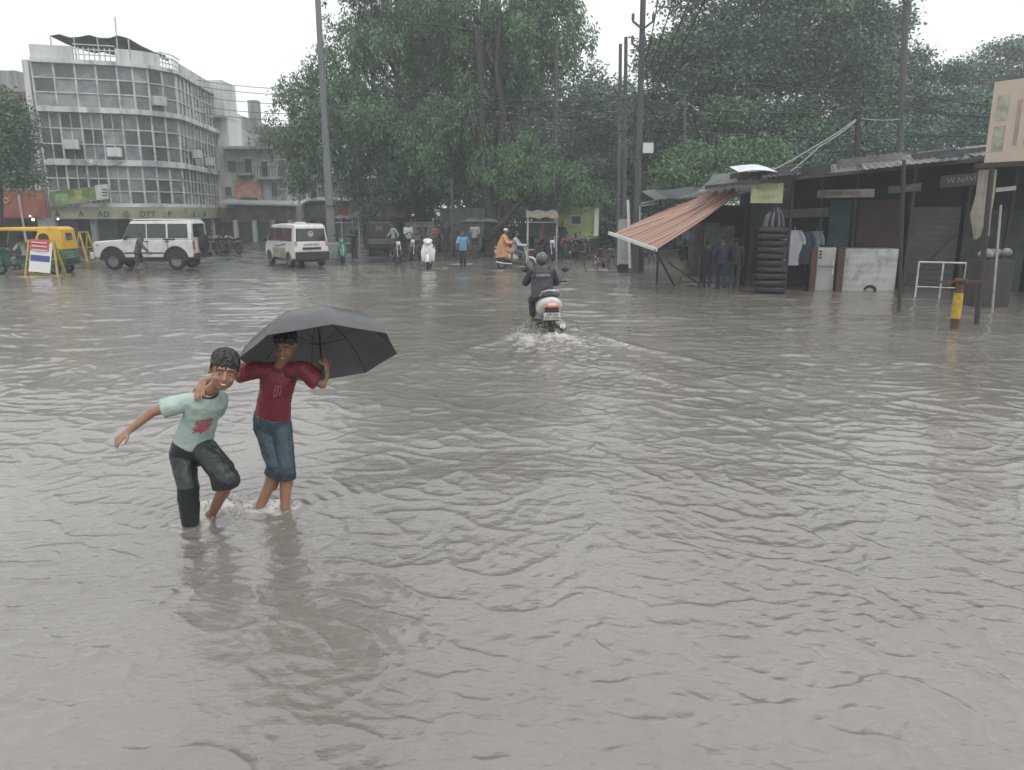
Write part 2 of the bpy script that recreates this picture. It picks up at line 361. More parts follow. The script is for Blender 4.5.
bp2 = N.new('ShaderNodeBump'); bp2.inputs['Distance'].default_value = .05; bp2.inputs['Strength'].default_value = .32; L.new(b2.outputs[0], bp2.inputs['Height']); L.new(bp1.outputs[0], bp2.inputs['Normal'])
L.new(bp2.outputs[0], b.inputs['Normal'])
WAT = (X, Yw, h)
tag(np_mesh('water', np.stack([X, Yw, h], -1).reshape(-1, 3), Q, wm, attr={'foam_glare': ('POINT', foam_glare.ravel())}, smooth=True), kind='structure')

# ------------------------------------------------------------------ trees
def leaf_mat(name, c1, c2):
    m = bpy.data.materials.new(name); m.use_nodes = True; nt = m.node_tree; N = nt.nodes; L = nt.links; b = N['Principled BSDF']
    a = N.new('ShaderNodeAttribute'); a.attribute_name = 'tint'
    mx = N.new('ShaderNodeMix'); mx.data_type = 'RGBA'; mx.inputs[6].default_value = (*c1, 1); mx.inputs[7].default_value = (*c2, 1)
    L.new(a.outputs['Fac'], mx.inputs[0]); L.new(mx.outputs[2], b.inputs['Base Color']); b.inputs['Roughness'].default_value = .5
    b.inputs['Subsurface Weight'].default_value = 0
    return m
LEAF = {'willow': leaf_mat('willow_leaf', (.048, .096, .056), (.130, .235, .115)), 'dark': leaf_mat('dark_leaf', (.044, .086, .056), (.115, .205, .110)),
        'fresh': leaf_mat('fresh_leaf', (.055, .11, .055), (.14, .26, .11)), 'grey': leaf_mat('grey_green_leaf', (.050, .094, .070), (.115, .200, .135))}
BARK = M('wet_bark', (.034, .031, .029), .7, .4, 4, .6, 12, streak=True)
def crown_mesh(rs, lobes, n, size, droop, per, clump=.45):
    vol = np.array([l[3]*l[4]*l[5] for l in lobes])**.7; vol /= vol.sum()
    ncl = max(8, n//per)
    k = rs.choice(len(lobes), ncl, p=vol); Lb = np.array(lobes)[k]
    d = rs.normal(size=(ncl, 3)); d /= np.linalg.norm(d, axis=1)[:, None]
    # lumpy lobes: radius modulated by direction so that the outline is uneven
    lump = 1+.16*np.sin(d[:, 0]*7+k*2.1)+.14*np.sin(d[:, 2]*9+k)+.1*np.sin(d[:, 1]*11+k*.7)
    rad = rs.uniform(.12, 1, ncl)**.42*lump
    c = Lb[:, :3]+d*rad[:, None]*Lb[:, 3:6]
    NS = 16; sd_ = rs.normal(size=(len(lobes), NS, 3)); sd_ /= np.linalg.norm(sd_, axis=2)[..., None]; sr = rs.uniform(.72, 1.12, (len(lobes), NS)); st_ = rs.rand(len(lobes), NS)
    pick_ = rs.randint(0, NS, ncl); sub = rs.rand(ncl) < .74
    off_ = rs.normal(size=(ncl, 3)); off_ /= np.linalg.norm(off_, axis=1)[:, None]; off_ *= (rs.rand(ncl)**.5)[:, None]*.34
    c2_ = Lb[:, :3]+(sd_[k, pick_]*sr[k, pick_][:, None]+off_*np.array([1, 1, .7]))*Lb[:, 3:6]
    c = np.where(sub[:, None], c2_, c); ctint = np.where(sub, st_[k, pick_], .25)
    hanging = (droop > 0)
    m = ncl*per; ci = np.repeat(np.arange(ncl), per)
    if hanging:
        length = rs.uniform(.5, 1, ncl)*droop; tpos = rs.rand(m)
        sway = rs.normal(size=(ncl, 2))*.22
        p = c[ci].copy(); p[:, 2] -= tpos*length[ci]
        p[:, :2] += sway[ci]*(tpos**.6)[:, None]*length[ci][:, None]+rs.normal(size=(m, 2))*(.08+.12*(1-tpos))[:, None]
    else:
        p = c[ci]+rs.normal(size=(m, 3))*clump*np.array([1, 1, .6])
    # leaf quads (diamonds)
    a = rs.normal(size=(m, 3)); a[:, 2] = a[:, 2]*.6-(1.6 if hanging else .25); a /= np.linalg.norm(a, axis=1)[:, None]
    bb = np.cross(a, rs.normal(size=(m, 3))); bb /= np.linalg.norm(bb, axis=1)[:, None]
    s = size*rs.uniform(.6, 1.3, m)[:, None]; wdt = (.2 if hanging else .32)
    V = np.stack([p, p+a*s*.5+bb*s*wdt, p+a*s, p+a*s*.5-bb*s*wdt], 1).reshape(-1, 3)
    tint = np.clip(np.repeat(rs.beta(1.6, 2.2, ncl)*.45+ctint*.55, per)+rs.rand(m)*.3-.15, 0, 1)
    return V, np.arange(4*m).reshape(-1, 4), tint
def tree(label, loc, lobes, trunks, n=20000, size=.3, droop=0, per=14, leaf='dark', seed=1, name='tree', cat='tree', group='trees beyond the crossroads', limbs=2, clump=.45):
    rs = np.random.RandomState(seed); t = thing(name, label, cat, loc, 0, group)
    V, Fq, tint = crown_mesh(rs, lobes, int(n*2.6), size*.58, droop, int(per*1.9), clump)
    np_mesh('crown', V, Fq, LEAF[leaf], t, {'tint': ('FACE', tint)})
    mb = MB()
    for (x0, y0, x1, y1, z1, r0) in trunks:
        pts = [Vector((x0, y0, -.2))]
        for q in range(1, 6):
            f = q/5; pts.append(Vector((x0+(x1-x0)*f**1.3+rs.normal()*.12, y0+(y1-y0)*f, z1*f)))
        mb.tube(pts, [r0*1.25]+[r0*(1-.14*q) for q in range(5)], 9)
        for l in sorted(lobes, key=lambda l: (l[0]-x1)**2+(l[2]-z1)**2)[:limbs+2]:
            s = pts[rs.randint(2, 5)]; e = Vector((l[0], l[1], l[2])); mid = (s+e)/2+Vector((rs.normal()*.4, rs.normal()*.4, .4))
            mb.tube([s, (s+mid)/2, mid, (mid+e)/2+Vector((0, 0, .3)), e], [r0*.5, r0*.4, r0*.3, r0*.2, r0*.07], 6)
            for _ in range(4):
                e2 = e+Vector(rs.normal(size=3))*Vector((l[3], l[4], l[5])).length*.35; mb.tube([mid, (mid+e2)/2+Vector((0, 0, .2)), e2], [r0*.2, r0*.12, .02], 5)
    mb.build('trunk', BARK, t, smooth=40, recalc=False)
    return t
def lobes_px(base, Y, items):                        # crown masses given where they stand in the view: px, py, depth offset, half width, half height in metres
    out = []
    for px, py, dy, rw, rh, *rd in items:
        p = J(px, py, Y+dy)-Vector(base); out.append((p.x, p.y, p.z, rw, rd[0] if rd else rw*.8, rh))
    return out
def tbase(px, Y): p = J(px, 230, Y); return (p.x, Y, float(gz(p.x, Y)))
def px_tree(label, px, Y, items, trunk_items, **kw):
    b = tbase(px, Y); lb = lobes_px(b, Y, items); tr = []
    for (px0, px1, py1, dy, r) in trunk_items:
        p0 = J(px0, 240, Y+dy); p1 = J(px1, py1, Y+dy); tr.append((p0.x-b[0], dy, p1.x-b[0], dy, p1.z, r))
    return tree(label, b, lb, tr, **kw)
px_tree('large weeping tree with hanging grey-green foliage behind the white minivan', 400, 45,
        [(330, 110, 0, 3.0, 3.0), (305, 150, .5, 1.7, 1.9), (370, 60, 0, 3.4, 3.0), (400, 110, -1, 3.4, 3.2), (355, 130, -1.5, 2.8, 2.2), (400, 20, 0, 3.4, 2.8), (430, 160, 1, 2.4, 1.6), (365, 165, 0, 2.2, 1.2), (440, 90, 0, 2.6, 3.0), (385, -20, 0, 2.5, 2.0), (318, 90, 0, 2.0, 1.6)],
        [(398, 400, 60, 0, .42), (420, 425, 90, .8, .3), (412, 350, 110, -.5, .26)], n=52000, size=.34, droop=1.5, per=22, leaf='willow', seed=11)
px_tree('tall weeping tree with twin dark trunks in the middle of the crossing', 487, 43,
        [(480, 60, 0, 2.6, 2.8), (450, 20, 1, 3.0, 2.6), (520, 20, 0, 3.0, 2.2), (560, 25, 0, 1.7, 2.0), (540, 60, 1, 1.5, 1.3), (440, 130, 0, 2.6, 2.0), (470, 110, -1, 2.0, 1.8), (480, -20, 0, 4.0, 2.6), (510, 160, -1.5, 2.0, .9), (500, 100, 2, 2.2, 2.0)],
        [(490, 474, 30, -2.3, .34), (500, 497, 20, -2.0, .28), (480, 545, 180, -2.6, .2)], n=42000, size=.33, droop=1.3, per=22, leaf='willow', seed=12)
px_tree('low bright green drooping tree beneath the twin-trunk tree', 535, 41,
        [(500, 160, 0, 1.6, .9), (530, 150, 0, 1.5, 1.0), (555, 175, 0, 1.6, .9), (575, 190, .5, 1.3, .6), (520, 185, 0, 1.3, .6)], [(540, 530, 150, 0, .16), (543, 560, 175, 0, .1)], n=9000, size=.28, droop=.8, per=16, leaf='fresh', seed=13)
px_tree('round grey-green tree behind the utility poles', 590, 60,
        [(568, 100, 0, 3.0, 2.2), (612, 108, 0, 2.8, 2.2), (590, 130, -1, 3.5, 2.6), (555, 120, 0, 2.8, 2.4), (630, 140, 0, 3.0, 2.6), (600, 165, 0, 3.6, 1.8), (560, 165, 0, 3, 2.0)],
        [(592, 590, 90, 0, .35)], n=20000, size=.42, per=14, leaf='grey', seed=14, clump=.5)
px_tree('huge rounded dark tree rising behind the shack roofs', 770, 48,
        [(740, 40, 0, 4.6, 3.2), (800, 30, 0, 4.4, 3.0), (690, 90, 0, 3.0, 3.2), (670, 130, 0, 1.9, 2.2), (760, 100, -1, 5.0, 3.2), (840, 60, 0, 3.0, 3.6), (830, 120, 0, 4.4, 2.6), (700, 150, -1, 3.0, 2.0), (770, 150, 0, 4.5, 1.8), (720, 60, 0, 3.4, 2.6), (790, -5, 0, 3, 1.6), (850, 15, 1, 1.6, 2.0)],
        [(765, 760, 60, 0, .55), (780, 815, 70, 0, .35), (755, 700, 100, 0, .3)], n=60000, size=.36, per=16, leaf='dark', seed=15, clump=.5)
px_tree('mid green tree stepping down right of the huge rounded tree', 890, 56,
        [(880, 60, 0, 2.6, 2.6), (900, 95, 0, 3.2, 2.8), (930, 100, 0, 2.6, 2.2), (870, 120, 0, 3.2, 2.2), (920, 135, 0, 3.4, 1.8)], [(890, 890, 80, 0, .4)], n=22000, size=.36, per=14, leaf='grey', seed=16)
px_tree('farthest hazy tree at the right edge of the view', 1000, 66,
        [(985, 85, 0, 3.2, 2.6), (1020, 75, 0, 3.6, 2.6), (1060, 70, 0, 4.0, 3.0), (960, 115, 0, 2.6, 2.0), (1000, 120, 0, 4.6, 2.6), (1060, 120, 0, 5.0, 3.0)], [(1000, 1000, 80, 0, .4), (1060, 1060, 80, 0, .4)], n=24000, size=.42, per=14, leaf='grey', seed=17)
px_tree('small bushy light green tree just behind the striped awning', 715, 38,
        [(700, 165, 0, 1.7, 1.0), (735, 160, 0, 1.8, 1.1), (720, 185, 0, 2.0, .9), (685, 185, 0, 1.2, .8), (765, 165, 0, 1.4, .9)], [(715, 715, 160, 0, .14)], n=9000, size=.24, per=14, leaf='fresh', seed=18, clump=.3)
px_tree('dark tree at the left edge beside the glass-fronted building', 8, 40,
        [(5, 140, 0, 1.6, 1.6), (-25, 130, 0, 2.4, 2.0), (20, 165, 0, 1.0, 1.2), (-5, 175, 0, 1.8, 1.0), (12, 120, 0, .9, .8)], [(2, 0, 130, 0, .18)], n=11000, size=.26, per=14, leaf='dark', seed=19, clump=.32)
px_tree('dark tree standing behind the pale green hut', 600, 52,
        [(600, 190, 0, 2.8, 1.6), (640, 185, 0, 2.4, 1.8), (655, 150, 0, 2.0, 2.2), (560, 195, 0, 2.2, 1.2), (670, 195, 0, 2.4, 1.2)], [(610, 610, 180, 0, .25)], n=15000, size=.34, per=14, leaf='dark', seed=20, clump=.45)
px_tree('dark green tree filling the gap behind the twin-trunk tree', 470, 57,
        [(430, 150, 0, 2.6, 2.4), (470, 160, 0, 3.0, 2.4), (500, 120, 0, 3.2, 2.6), (450, 190, 0, 3, 1.8), (500, 190, 0, 3, 1.8), (535, 150, 0, 2.6, 2.4), (400, 190, 0, 2.6, 1.6), (540, 205, 0, 2.4, 1.4)], [(470, 470, 150, 0, .3)], n=17000, size=.4, per=14, leaf='dark', seed=23, clump=.5)
px_tree('dense dark thicket of trees closing the view over the shack roof', 900, 44,
        [(800, 175, 0, 2.4, 1.6), (850, 160, 0, 2.4, 1.8), (900, 160, 0, 2.6, 1.8), (950, 150, 0, 2.6, 2.0), (1000, 145, 0, 2.6, 2.2), (1050, 140, 0, 3, 2.6), (820, 200, 0, 3.0, 1.5), (880, 200, 0, 3.0, 1.5), (940, 195, 0, 3.0, 1.6), (1000, 190, 0, 3, 1.6), (1060, 190, 0, 3, 1.6)], [(840, 840, 180, 0, .16), (900, 900, 170, 0, .2), (960, 960, 160, 0, .2)], n=26000, size=.32, per=14, leaf='grey', seed=24, clump=.45)
hedge_m = LEAF['dark']
b = tbase(530, 49); rs = np.random.RandomState(5)
V, Fq, tint = crown_mesh(rs, [(x, 0, 2.0+.35*math.sin(x), 1.6, .9, 2.0) for x in np.arange(-9, 12, 1.5)], 34000, .2, 0, 12, .3)
t = thing('hedge', 'long dark hedge closing the ground behind the stalls and bystanders', 'hedge', b)
np_mesh('foliage', V, Fq, hedge_m, t, {'tint': ('FACE', tint*.6)})

# ------------------------------------------------------------------ spray thrown up by wheel and legs
def spray(label, cx, cy, n, rx, ry, hz, seed):
    rs = random.Random(seed); mb = MB()
    for _ in range(n):
        a = rs.uniform(0, 2*PI); q = rs.random()**.6; x = cx+math.cos(a)*rx*q; y = cy+math.sin(a)*ry*q; z = .01+hz*rs.random()**2.2*(1.1-q); r = rs.uniform(.0025, .008)
        mb.ell((x-cx, y-cy, z), (r, r, r*rs.uniform(1, 2.2)), None, 6, 5)
    o = mb.build('spray', DROP, None, smooth=80, recalc=False); o.location = (cx, cy, 0); return tag(o, label, 'water spray', kind='stuff')
DROP = M('water_drop', (.5, .5, .48), .08, .1)
spray('drops thrown up behind the scooter wheel', SC.x, SC.y+.1, 420, .75, .5, .35, 1)
spray('drops splashing from the lifted foot of the boy in mint', LEGS[1][0].x+.06, LEGS[1][0].y-.05, 170, .3, .22, .16, 2)
spray('drops round the ankles of the boy in maroon', (LEGS[2][0].x+LEGS[3][0].x)/2, LEGS[2][0].y, 90, .25, .15, .06, 3)
# ------------------------------------------------------------------ people
SKIN = M('brown_skin', (.29, .155, .10), .42, .12, 12, .1, 90)
SKIN2 = M('dark_brown_skin', (.15, .085, .055), .45, .12, 12)
HAIR = M('wet_black_hair', (.014, .012, .012), .35, .4, 40, .35, 60)
def cloth(name, col, rough=.8, bs=9, bump=.5, **k): return M(name, col, rough, .2, 5, bump, bs, **k)
def soft(mb, name, mat, parent, vox, it=4, folds=0, fscale=.08, label=None):
    o = mb.build(name, mat, parent, recalc=True, label=label)
    m = o.modifiers.new('r', 'REMESH'); m.mode = 'VOXEL'; m.voxel_size = vox; m.use_smooth_shade = True
    s = o.modifiers.new('s', 'SMOOTH'); s.iterations = it; s.factor = .5
    if folds:
        tx = bpy.data.textures.get('folds%g' % fscale) or bpy.data.textures.new('folds%g' % fscale, 'CLOUDS'); tx.noise_scale = fscale; tx.noise_depth = 2
        d = o.modifiers.new('d', 'DISPLACE'); d.texture = tx; d.strength = folds; d.mid_level = .5; d.texture_coords = 'GLOBAL'
    return o
def cross_path(pts, radii, ref, n=16):               # elliptical rings along a path; ref = sideways direction; radii (side, depth)
    pts = [Vector(p) for p in pts]; ref = Vector(ref); rs = []
    for k, p in enumerate(pts):
        d = (pts[min(k+1, len(pts)-1)]-pts[max(k-1, 0)]).normalized()
        x = (ref-d*ref.dot(d)).normalized(); y = d.cross(x); rx, ry = radii[k]
        rs.append([p+x*rx*math.cos(2*PI*i/n)+y*ry*math.sin(2*PI*i/n) for i in range(n)])
    return rs
def hand(mb, w, d, pn_, thumb, s=1.0, curl=.35):     # wrist, direction, palm normal, side of thumb (+1/-1)
    d = Vector(d).normalized(); n = Vector(pn_); n = (n-d*n.dot(d)).normalized(); side = d.cross(n)*thumb; w = Vector(w)
    mb.rings(cross_path([w-d*.02*s, w+d*.02*s, w+d*.05*s, w+d*.085*s], [(.022*s, .017*s), (.03*s, .016*s), (.037*s, .015*s), (.034*s, .012*s)], side, 12))
    for i, (o, l) in enumerate(((.029, .064), (.010, .072), (-.010, .066), (-.029, .052))):
        b = w+d*.078*s+side*o*s; sp = d+side*(o*2.2)
        c1 = (sp*math.cos(curl*.6)+n*math.sin(curl*.6)).normalized(); c2 = (sp*math.cos(curl*1.8)+n*math.sin(curl*1.8)).normalized(); c3 = (sp*math.cos(curl*2.8)+n*math.sin(curl*2.8)).normalized()
        p1 = b+c1*l*.45*s; p2 = p1+c2*l*.32*s; p3 = p2+c3*l*.23*s
        for a_, b_, r_ in ((b, p1, .0085), (p1, p2, .0078), (p2, p3, .007)): mb.cap(a_, b_, r_*s, r_*.95*s, 8)
    t0 = w+d*.028*s+side*.024*s; t1 = t0+(d*.6+side*.8+n*.15).normalized()*.036*s; t2 = t1+(d*.9+side*.35+n*.3).normalized()*.032*s
    mb.cap(t0, t1, .0115*s, .0095*s, 8); mb.cap(t1, t2, .0095*s, .008*s, 8)
def head(mb, c, f, u, s=1.0, neck=None):
    f = Vector(f).normalized(); u = Vector(u); u = (u-f*u.dot(f)).normalized(); r = f.cross(u); c = Vector(c); fr = (r, f, u)
    P = lambda x, y, z: c+r*x*s+f*y*s+u*z*s
    mb.ell(P(0, -.012, .03), (.074*s, .092*s, .082*s), fr, 16, 11)
    mb.ell(P(0, .012, -.03), (.066*s, .074*s, .076*s), fr, 16, 11)
    mb.ell(P(0, .042, -.074), (.036*s, .038*s, .028*s), fr, 12, 8)
    mb.cap(P(0, .083, .012), P(0, .1, -.02), .009*s, .014*s, 8); mb.ell(P(0, .098, -.024), (.017*s, .012*s, .010*s), fr, 8, 6)
    for k in (-1, 1):
        mb.ell(P(.078*k, -.01, -.005), (.009*s, .018*s, .028*s), fr, 8, 6)
        mb.ell(P(.034*k, .058, -.03), (.026*s, .022*s, .024*s), fr, 10, 7)
        mb.cap(P(.016*k, .076, .033), P(.046*k, .066, .030), .009*s, .008*s, 8)
    mb.ell(P(0, .078, -.052), (.024*s, .012*s, .012*s), fr, 10, 6)
    return P, fr
def face_parts(root, P, fr, s, smile=True):
    r, f, u = fr[0], fr[1], fr[2]
    for k in (-1, 1):
        e = MB().ell(P(.031*k, .0745, .008), (.0125*s, .008*s, .0050*s), fr, 12, 8).build('eye', M('eye_white', (.42, .38, .35), .2, .02), root, smooth=60)
        MB().ell(P(.031*k+.001, .082, .008), (.0060*s, .0034*s, .0048*s), fr, 10, 6).build('iris', M('dark_iris', (.02, .012, .01), .1, .02), e, smooth=60)
        MB().cap(P(.016*k, .088, .036), P(.048*k, .073, .030), .0032*s, .0025*s, 8).build('eyebrow', HAIR, root, smooth=60)
    MB().rings(cross_path([P(-.031, .074, -.046 if smile else -.05), P(-.014, .089, -.054), P(.014, .089, -.054), P(.031, .074, -.046 if smile else -.05)], [(.001, .003), (.007*s, .006*s), (.007*s, .006*s), (.001, .003)], u, 10)).build('lips', M('lips', (.26, .095, .075), .35, .05), root, smooth=60)
    if smile:
        MB().rings(cross_path([P(-.022, .0845, -.0505), P(-.008, .094, -.053), P(.008, .094, -.053), P(.022, .0845, -.0505)], [(.001, .002), (.0042*s, .0025*s), (.0042*s, .0025*s), (.001, .002)], u, 8)).build('teeth', M('teeth', (.7, .67, .6), .25, .02), root, smooth=60)
def pose(kind, h=1.68, lean=0., step=.2):
    k = h/1.7; j = {}
    V = lambda x, y, z: Vector((x*k, y*k, z*k))
    j['hip'] = V(0, 0, .93); j['neck'] = V(lean*.45, 0, 1.44-.05*abs(lean)); j['head'] = V(lean*.6+.02, 0, 1.585-.09*abs(lean)); j['f'] = Vector((1, 0, -.1))
    for s, S in ((1, 'L'), (-1, 'R')):
        j['sh'+S] = j['neck']+V(-.01, .185*s, -.06)
        j['hp'+S] = V(0, .09*s, .90); j['kn'+S] = V(.03, .1*s, .49); j['an'+S] = V(0, .1*s, .085)
        j['el'+S] = j['sh'+S]+V(-.02, .05*s, -.28); j['wr'+S] = j['el'+S]+V(.07, .0*s, -.23)
        if kind == 'folded': j['el'+S] = j['sh'+S]+V(.02, .03*s, -.27); j['wr'+S] = j['el'+S]+V(.2, -.12*s, .06)
        if kind == 'walk':
            st = step*s; j['kn'+S] = V(st*.5+.06, .1*s, .5); j['an'+S] = V(st*1.1-.02, .09*s, .09+(.04 if s < 0 else 0))
            j['el'+S] = j['sh'+S]+V(-.15*s-.02, .05*s, -.25); j['wr'+S] = j['el'+S]+V(-.06*s+.12, 0, -.2)
        if kind == 'ride':
            j['hip'] = V(-.12, 0, .86); j['hp'+S] = V(-.1, .1*s, .83); j['kn'+S] = V(.32, .17*s, .74); j['an'+S] = V(.3, .15*s, .36)
        if kind == 'sit':
            j['hip'] = V(-.05, 0, .5); j['hp'+S] = V(0, .1*s, .49); j['kn'+S] = V(.4, .14*s, .5); j['an'+S] = V(.36, .12*s, .09)
    if kind in ('ride', 'sit'):
        dz = .52 if kind == 'ride' else .51; b = j['hip']
        lx = .1 if kind == 'ride' else .08
        j['neck'] = b+V(lx+lean*.4, 0, dz); j['head'] = b+V(lx+lean*.5+.05, 0, dz+.15)
        for s, S in ((1, 'L'), (-1, 'R')):
            j['sh'+S] = j['neck']+V(-.01, .185*s, -.06); j['el'+S] = j['sh'+S]+V(.1, .07*s, -.25)
            j['wr'+S] = V(.42, .27*s, 1.04) if kind == 'ride' else j['kn'+S]+V(-.1, -.02, .06)
            if kind == 'ride': j['el'+S] = (j['sh'+S]+j['wr'+S])/2+V(-.05, .08*s, -.1)
    if kind == 'umbrella':
        j['elR'] = j['shR']+V(.1, -.04, -.24); j['wrR'] = j['elR']+V(.14, .06, .2)
    return j
def person(label, loc, rz, kind='stand', h=1.68, top=None, bottom=None, sleeves=.5, shorts=False, hair=HAIR, skin=SKIN2, group='people out in the rain', lean=0., step=.2,
           poncho=None, skirt=None, cap=None, helmet=None, vox=.013, hs=1.0, female=False, j=None, width=1.0, jacket=False, shirt_long=0.):
    t = thing('person', label, 'person', loc, rz, group)
    j = j or pose(kind, h, lean, step); k = h/1.7
    side = (j['shL']-j['shR']).normalized(); ax = (j['neck']-j['hip'])
    b = MB(); mid = j['hip']+ax*.5
    b.rings(cross_path([j['hip']-ax*.12, j['hip'], mid, j['hip']+ax*.82, j['neck']-ax*.02], [(.12*k, .09*k), (.14*k, .1*k), (.125*k, .095*k), (.15*k, .1*k), (.07*k, .06*k)], side))
    b.cap(j['neck']-ax*.05, j['head']-Vector((0, 0, .04*k)), .052*k, .048*k)
    hs_ = k*hs; P, fr = head(b, j['head'], j['f'], (0, 0, 1), hs_)
    for S, s in (('L', 1), ('R', -1)):
        b.cap(j['sh'+S], j['el'+S], .046*k, .036*k); b.cap(j['el'+S], j['wr'+S], .036*k, .024*k)
        dr = (j['wr'+S]-j['el'+S]).normalized(); hand(b, j['wr'+S], dr, side*(-s) if abs(dr.dot(side)) < .8 else (1, 0, 0), s if False else 1, k*1.05, .35)
        b.cap(j['hp'+S], j['kn'+S], .075*k, .055*k); b.cap(j['kn'+S], j['an'+S], .052*k, .034*k)
        fd = (j['an'+S]-j['hp'+S]); b.cap(j['an'+S]+Vector((-.03, 0, -.04))*k, j['an'+S]+Vector((.15, .01*s, -.055))*k, .034*k, .026*k)
    soft(b, 'body', skin, t, vox, 2)
    c = MB()
    if top:
        hem = -.12-shirt_long; wd = width*1.0
        c.rings(cross_path([j['hip']+ax*hem, j['hip']+ax*.1, mid, j['hip']+ax*.83, j['neck']-ax*.03], [(.165*k*wd, .125*k), (.158*k*wd, .12*k), (.15*k*wd, .118*k), (.168*k*wd, .118*k), (.085*k, .075*k)], side))
        for S in 'LR':
            q = j['sh'+S]; e = q.lerp(j['el'+S], min(1, sleeves*2))
            c.cap(q-(q-j['neck'])*.25, q, .06*k, .066*k*wd)
            if sleeves <= .5: c.tube([q, e], [.066*k*wd, .06*k*wd], 12)
            else:
                e2 = j['el'+S].lerp(j['wr'+S], sleeves*2-1); c.cap(q, j['el'+S], .064*k*wd, .052*k*wd); c.tube([j['el'+S], e2], [.053*k*wd, .042*k*wd], 12)
        soft(c, 'jacket' if jacket else 'shirt', top, t, vox, 2, .02*k, .07)
    if bottom:
        c = MB(); c.rings(cross_path([j['hip']-ax*.17, j['hip']+ax*.0, j['hip']+ax*.14], [(.16*k, .12*k), (.16*k, .118*k), (.145*k, .11*k)], side))
        for S in 'LR':
            if shorts: c.cap(j['hp'+S], j['hp'+S].lerp(j['kn'+S], .5), .09*k, .086*k); c.tube([j['hp'+S].lerp(j['kn'+S], .4), j['hp'+S].lerp(j['kn'+S], .95)], [.088*k, .085*k], 12)
            else:
                c.cap(j['hp'+S], j['kn'+S], .09*k, .07*k); c.tube([j['kn'+S], j['kn'+S].lerp(j['an'+S], .92)], [.068*k, .06*k], 12)
        soft(c, 'shorts' if shorts else 'trousers', bottom, t, vox, 2, .02*k, .07)
    if skirt:
        c = MB(); z1 = j['hip']+ax*.05; lo = Vector(((j['anL'].x+j['anR'].x)/2, 0, .3*k))
        c.rings(cross_path([z1, z1.lerp(lo, .5), lo], [(.155*k, .12*k), (.19*k, .16*k), (.2*k, .17*k)], side, 18)); soft(c, 'wrapped_skirt', skirt, t, vox, 2, .03, .07)
    if poncho:
        c = MB(); lo = (j['kn'+'L']+j['kn'+'R'])/2
        c.rings(cross_path([j['neck']+Vector((0, 0, .03)), j['neck']-ax*.15, mid, j['hip'], j['hip']+Vector((.05, 0, -.38))*k], [(.07*k, .07*k), (.21*k, .14*k), (.24*k, .19*k), (.25*k, .27*k), (.27*k, .36*k)], side, 20))
        for S in 'LR': c.cap(j['sh'+S], j['el'+S], .07*k, .075*k); c.tube([j['el'+S], j['el'+S].lerp(j['wr'+S], .7)], [.075*k, .07*k], 12); c.cap(j['hp'+S], j['kn'+S], .12*k, .11*k)
        soft(c, 'rain_poncho', poncho, t, vox, 2, .04, .1)
    if helmet:
        hh = soft(MB().ell(P(0, -.012, .018), (.128*k, .145*k, .135*k), fr, 20, 12), 'helmet', helmet, t, vox*.8, 2)
        v = MB(); X, Fv, U = fr
        v.rings(cross_path([P(-.1, .085, 0), P(-.06, .125, 0), P(0, .14, 0), P(.06, .125, 0), P(.1, .085, 0)], [(.035*k, .01)]*5, U, 8)); v.build('visor', M('visor', (.02, .02, .025), .08, .05), hh, smooth=50)
    elif cap:
        soft(MB().ell(P(0, -.012, .06), (.084*hs_, .1*hs_, .062*hs_), fr, 16, 9), 'cap', cap, t, vox*.7, 2)
    elif hair:
        c = MB().ell(P(0, -.024, .045), (.084*hs_, .096*hs_, .08*hs_), fr, 16, 10)
        if female: c.ell(P(0, -.09, -.0), (.05*hs_, .05*hs_, .06*hs_), fr, 12, 8); c.cap(P(0, -.1, -.05), P(0, -.12, -.25), .03*hs_, .015*hs_)
        soft(c, 'hair', hair, t, vox*.7, 2)
    return t
def umbrella(label, apex, axis, r, depth, mat, handle=.75, group=None, n=8, phase=0., parent=None, grip=True):
    ax = Vector(axis).normalized(); apex = Vector(apex); t = thing('umbrella', label, 'umbrella', apex, 0, group)
    x, y, _ = frame_of(ax, (1, 0, 0)); rows = []; NR = 8; SUB = 6
    for i in range(NR+1):
        f = i/NR; row = []
        for k in range(n*SUB+1):
            a = 2*PI*k/(n*SUB)+phase; loc_ = (k % SUB)/SUB; sag = 1-4*loc_*(1-loc_)*(1-math.cos(PI/n))*1.1*f
            rr = r*math.sin(f*1.25)/math.sin(1.25)*sag; zz = -depth*(1-math.cos(f*1.25))/(1-math.cos(1.25)); zz -= .02*4*loc_*(1-loc_)*f*(1-f)*2
            row.append(x*math.cos(a)*max(rr, .006)+y*math.sin(a)*max(rr, .006)+ax*zz)
        rows.append(row)
    cn = MB().sheet(rows, .003).build('canopy', mat, t, smooth=38)
    MT = M('umbrella_metal', (.03, .03, .032), .35, .1, metal=.6)
    MB().tube([ax*.05, Vector((0, 0, 0)), -ax*.02], [.002, .006, .012], 8).build('ferrule', MT, t, smooth=50)
    MB().tube([ax*-.005, ax*-handle], .0055, 8).build('shaft', MT, t, smooth=50)
    for k in range(n):
        a = 2*PI*k/n+phase; dr = x*math.cos(a)+y*math.sin(a); m = MB(); pts = []
        for i in range(NR+1):
            f = i/NR; pts.append(dr*r*math.sin(f*1.25)/math.sin(1.25)*.995-ax*(depth*(1-math.cos(f*1.25))/(1-math.cos(1.25))+.006))
        m.tube(pts, .0028, 6); rb = m.build('rib', MT, t, smooth=50)
        MB().bar(pts[4], -ax*(depth*.35+.13), .004).build('strut', MT, rb)
    if grip: MB().tube([-ax*(handle-.01), -ax*(handle+.03), -ax*(handle+.1)], [.013, .015, .012], 10).build('grip', M('black_grip', (.02, .02, .02), .5), t, smooth=50)
    return t
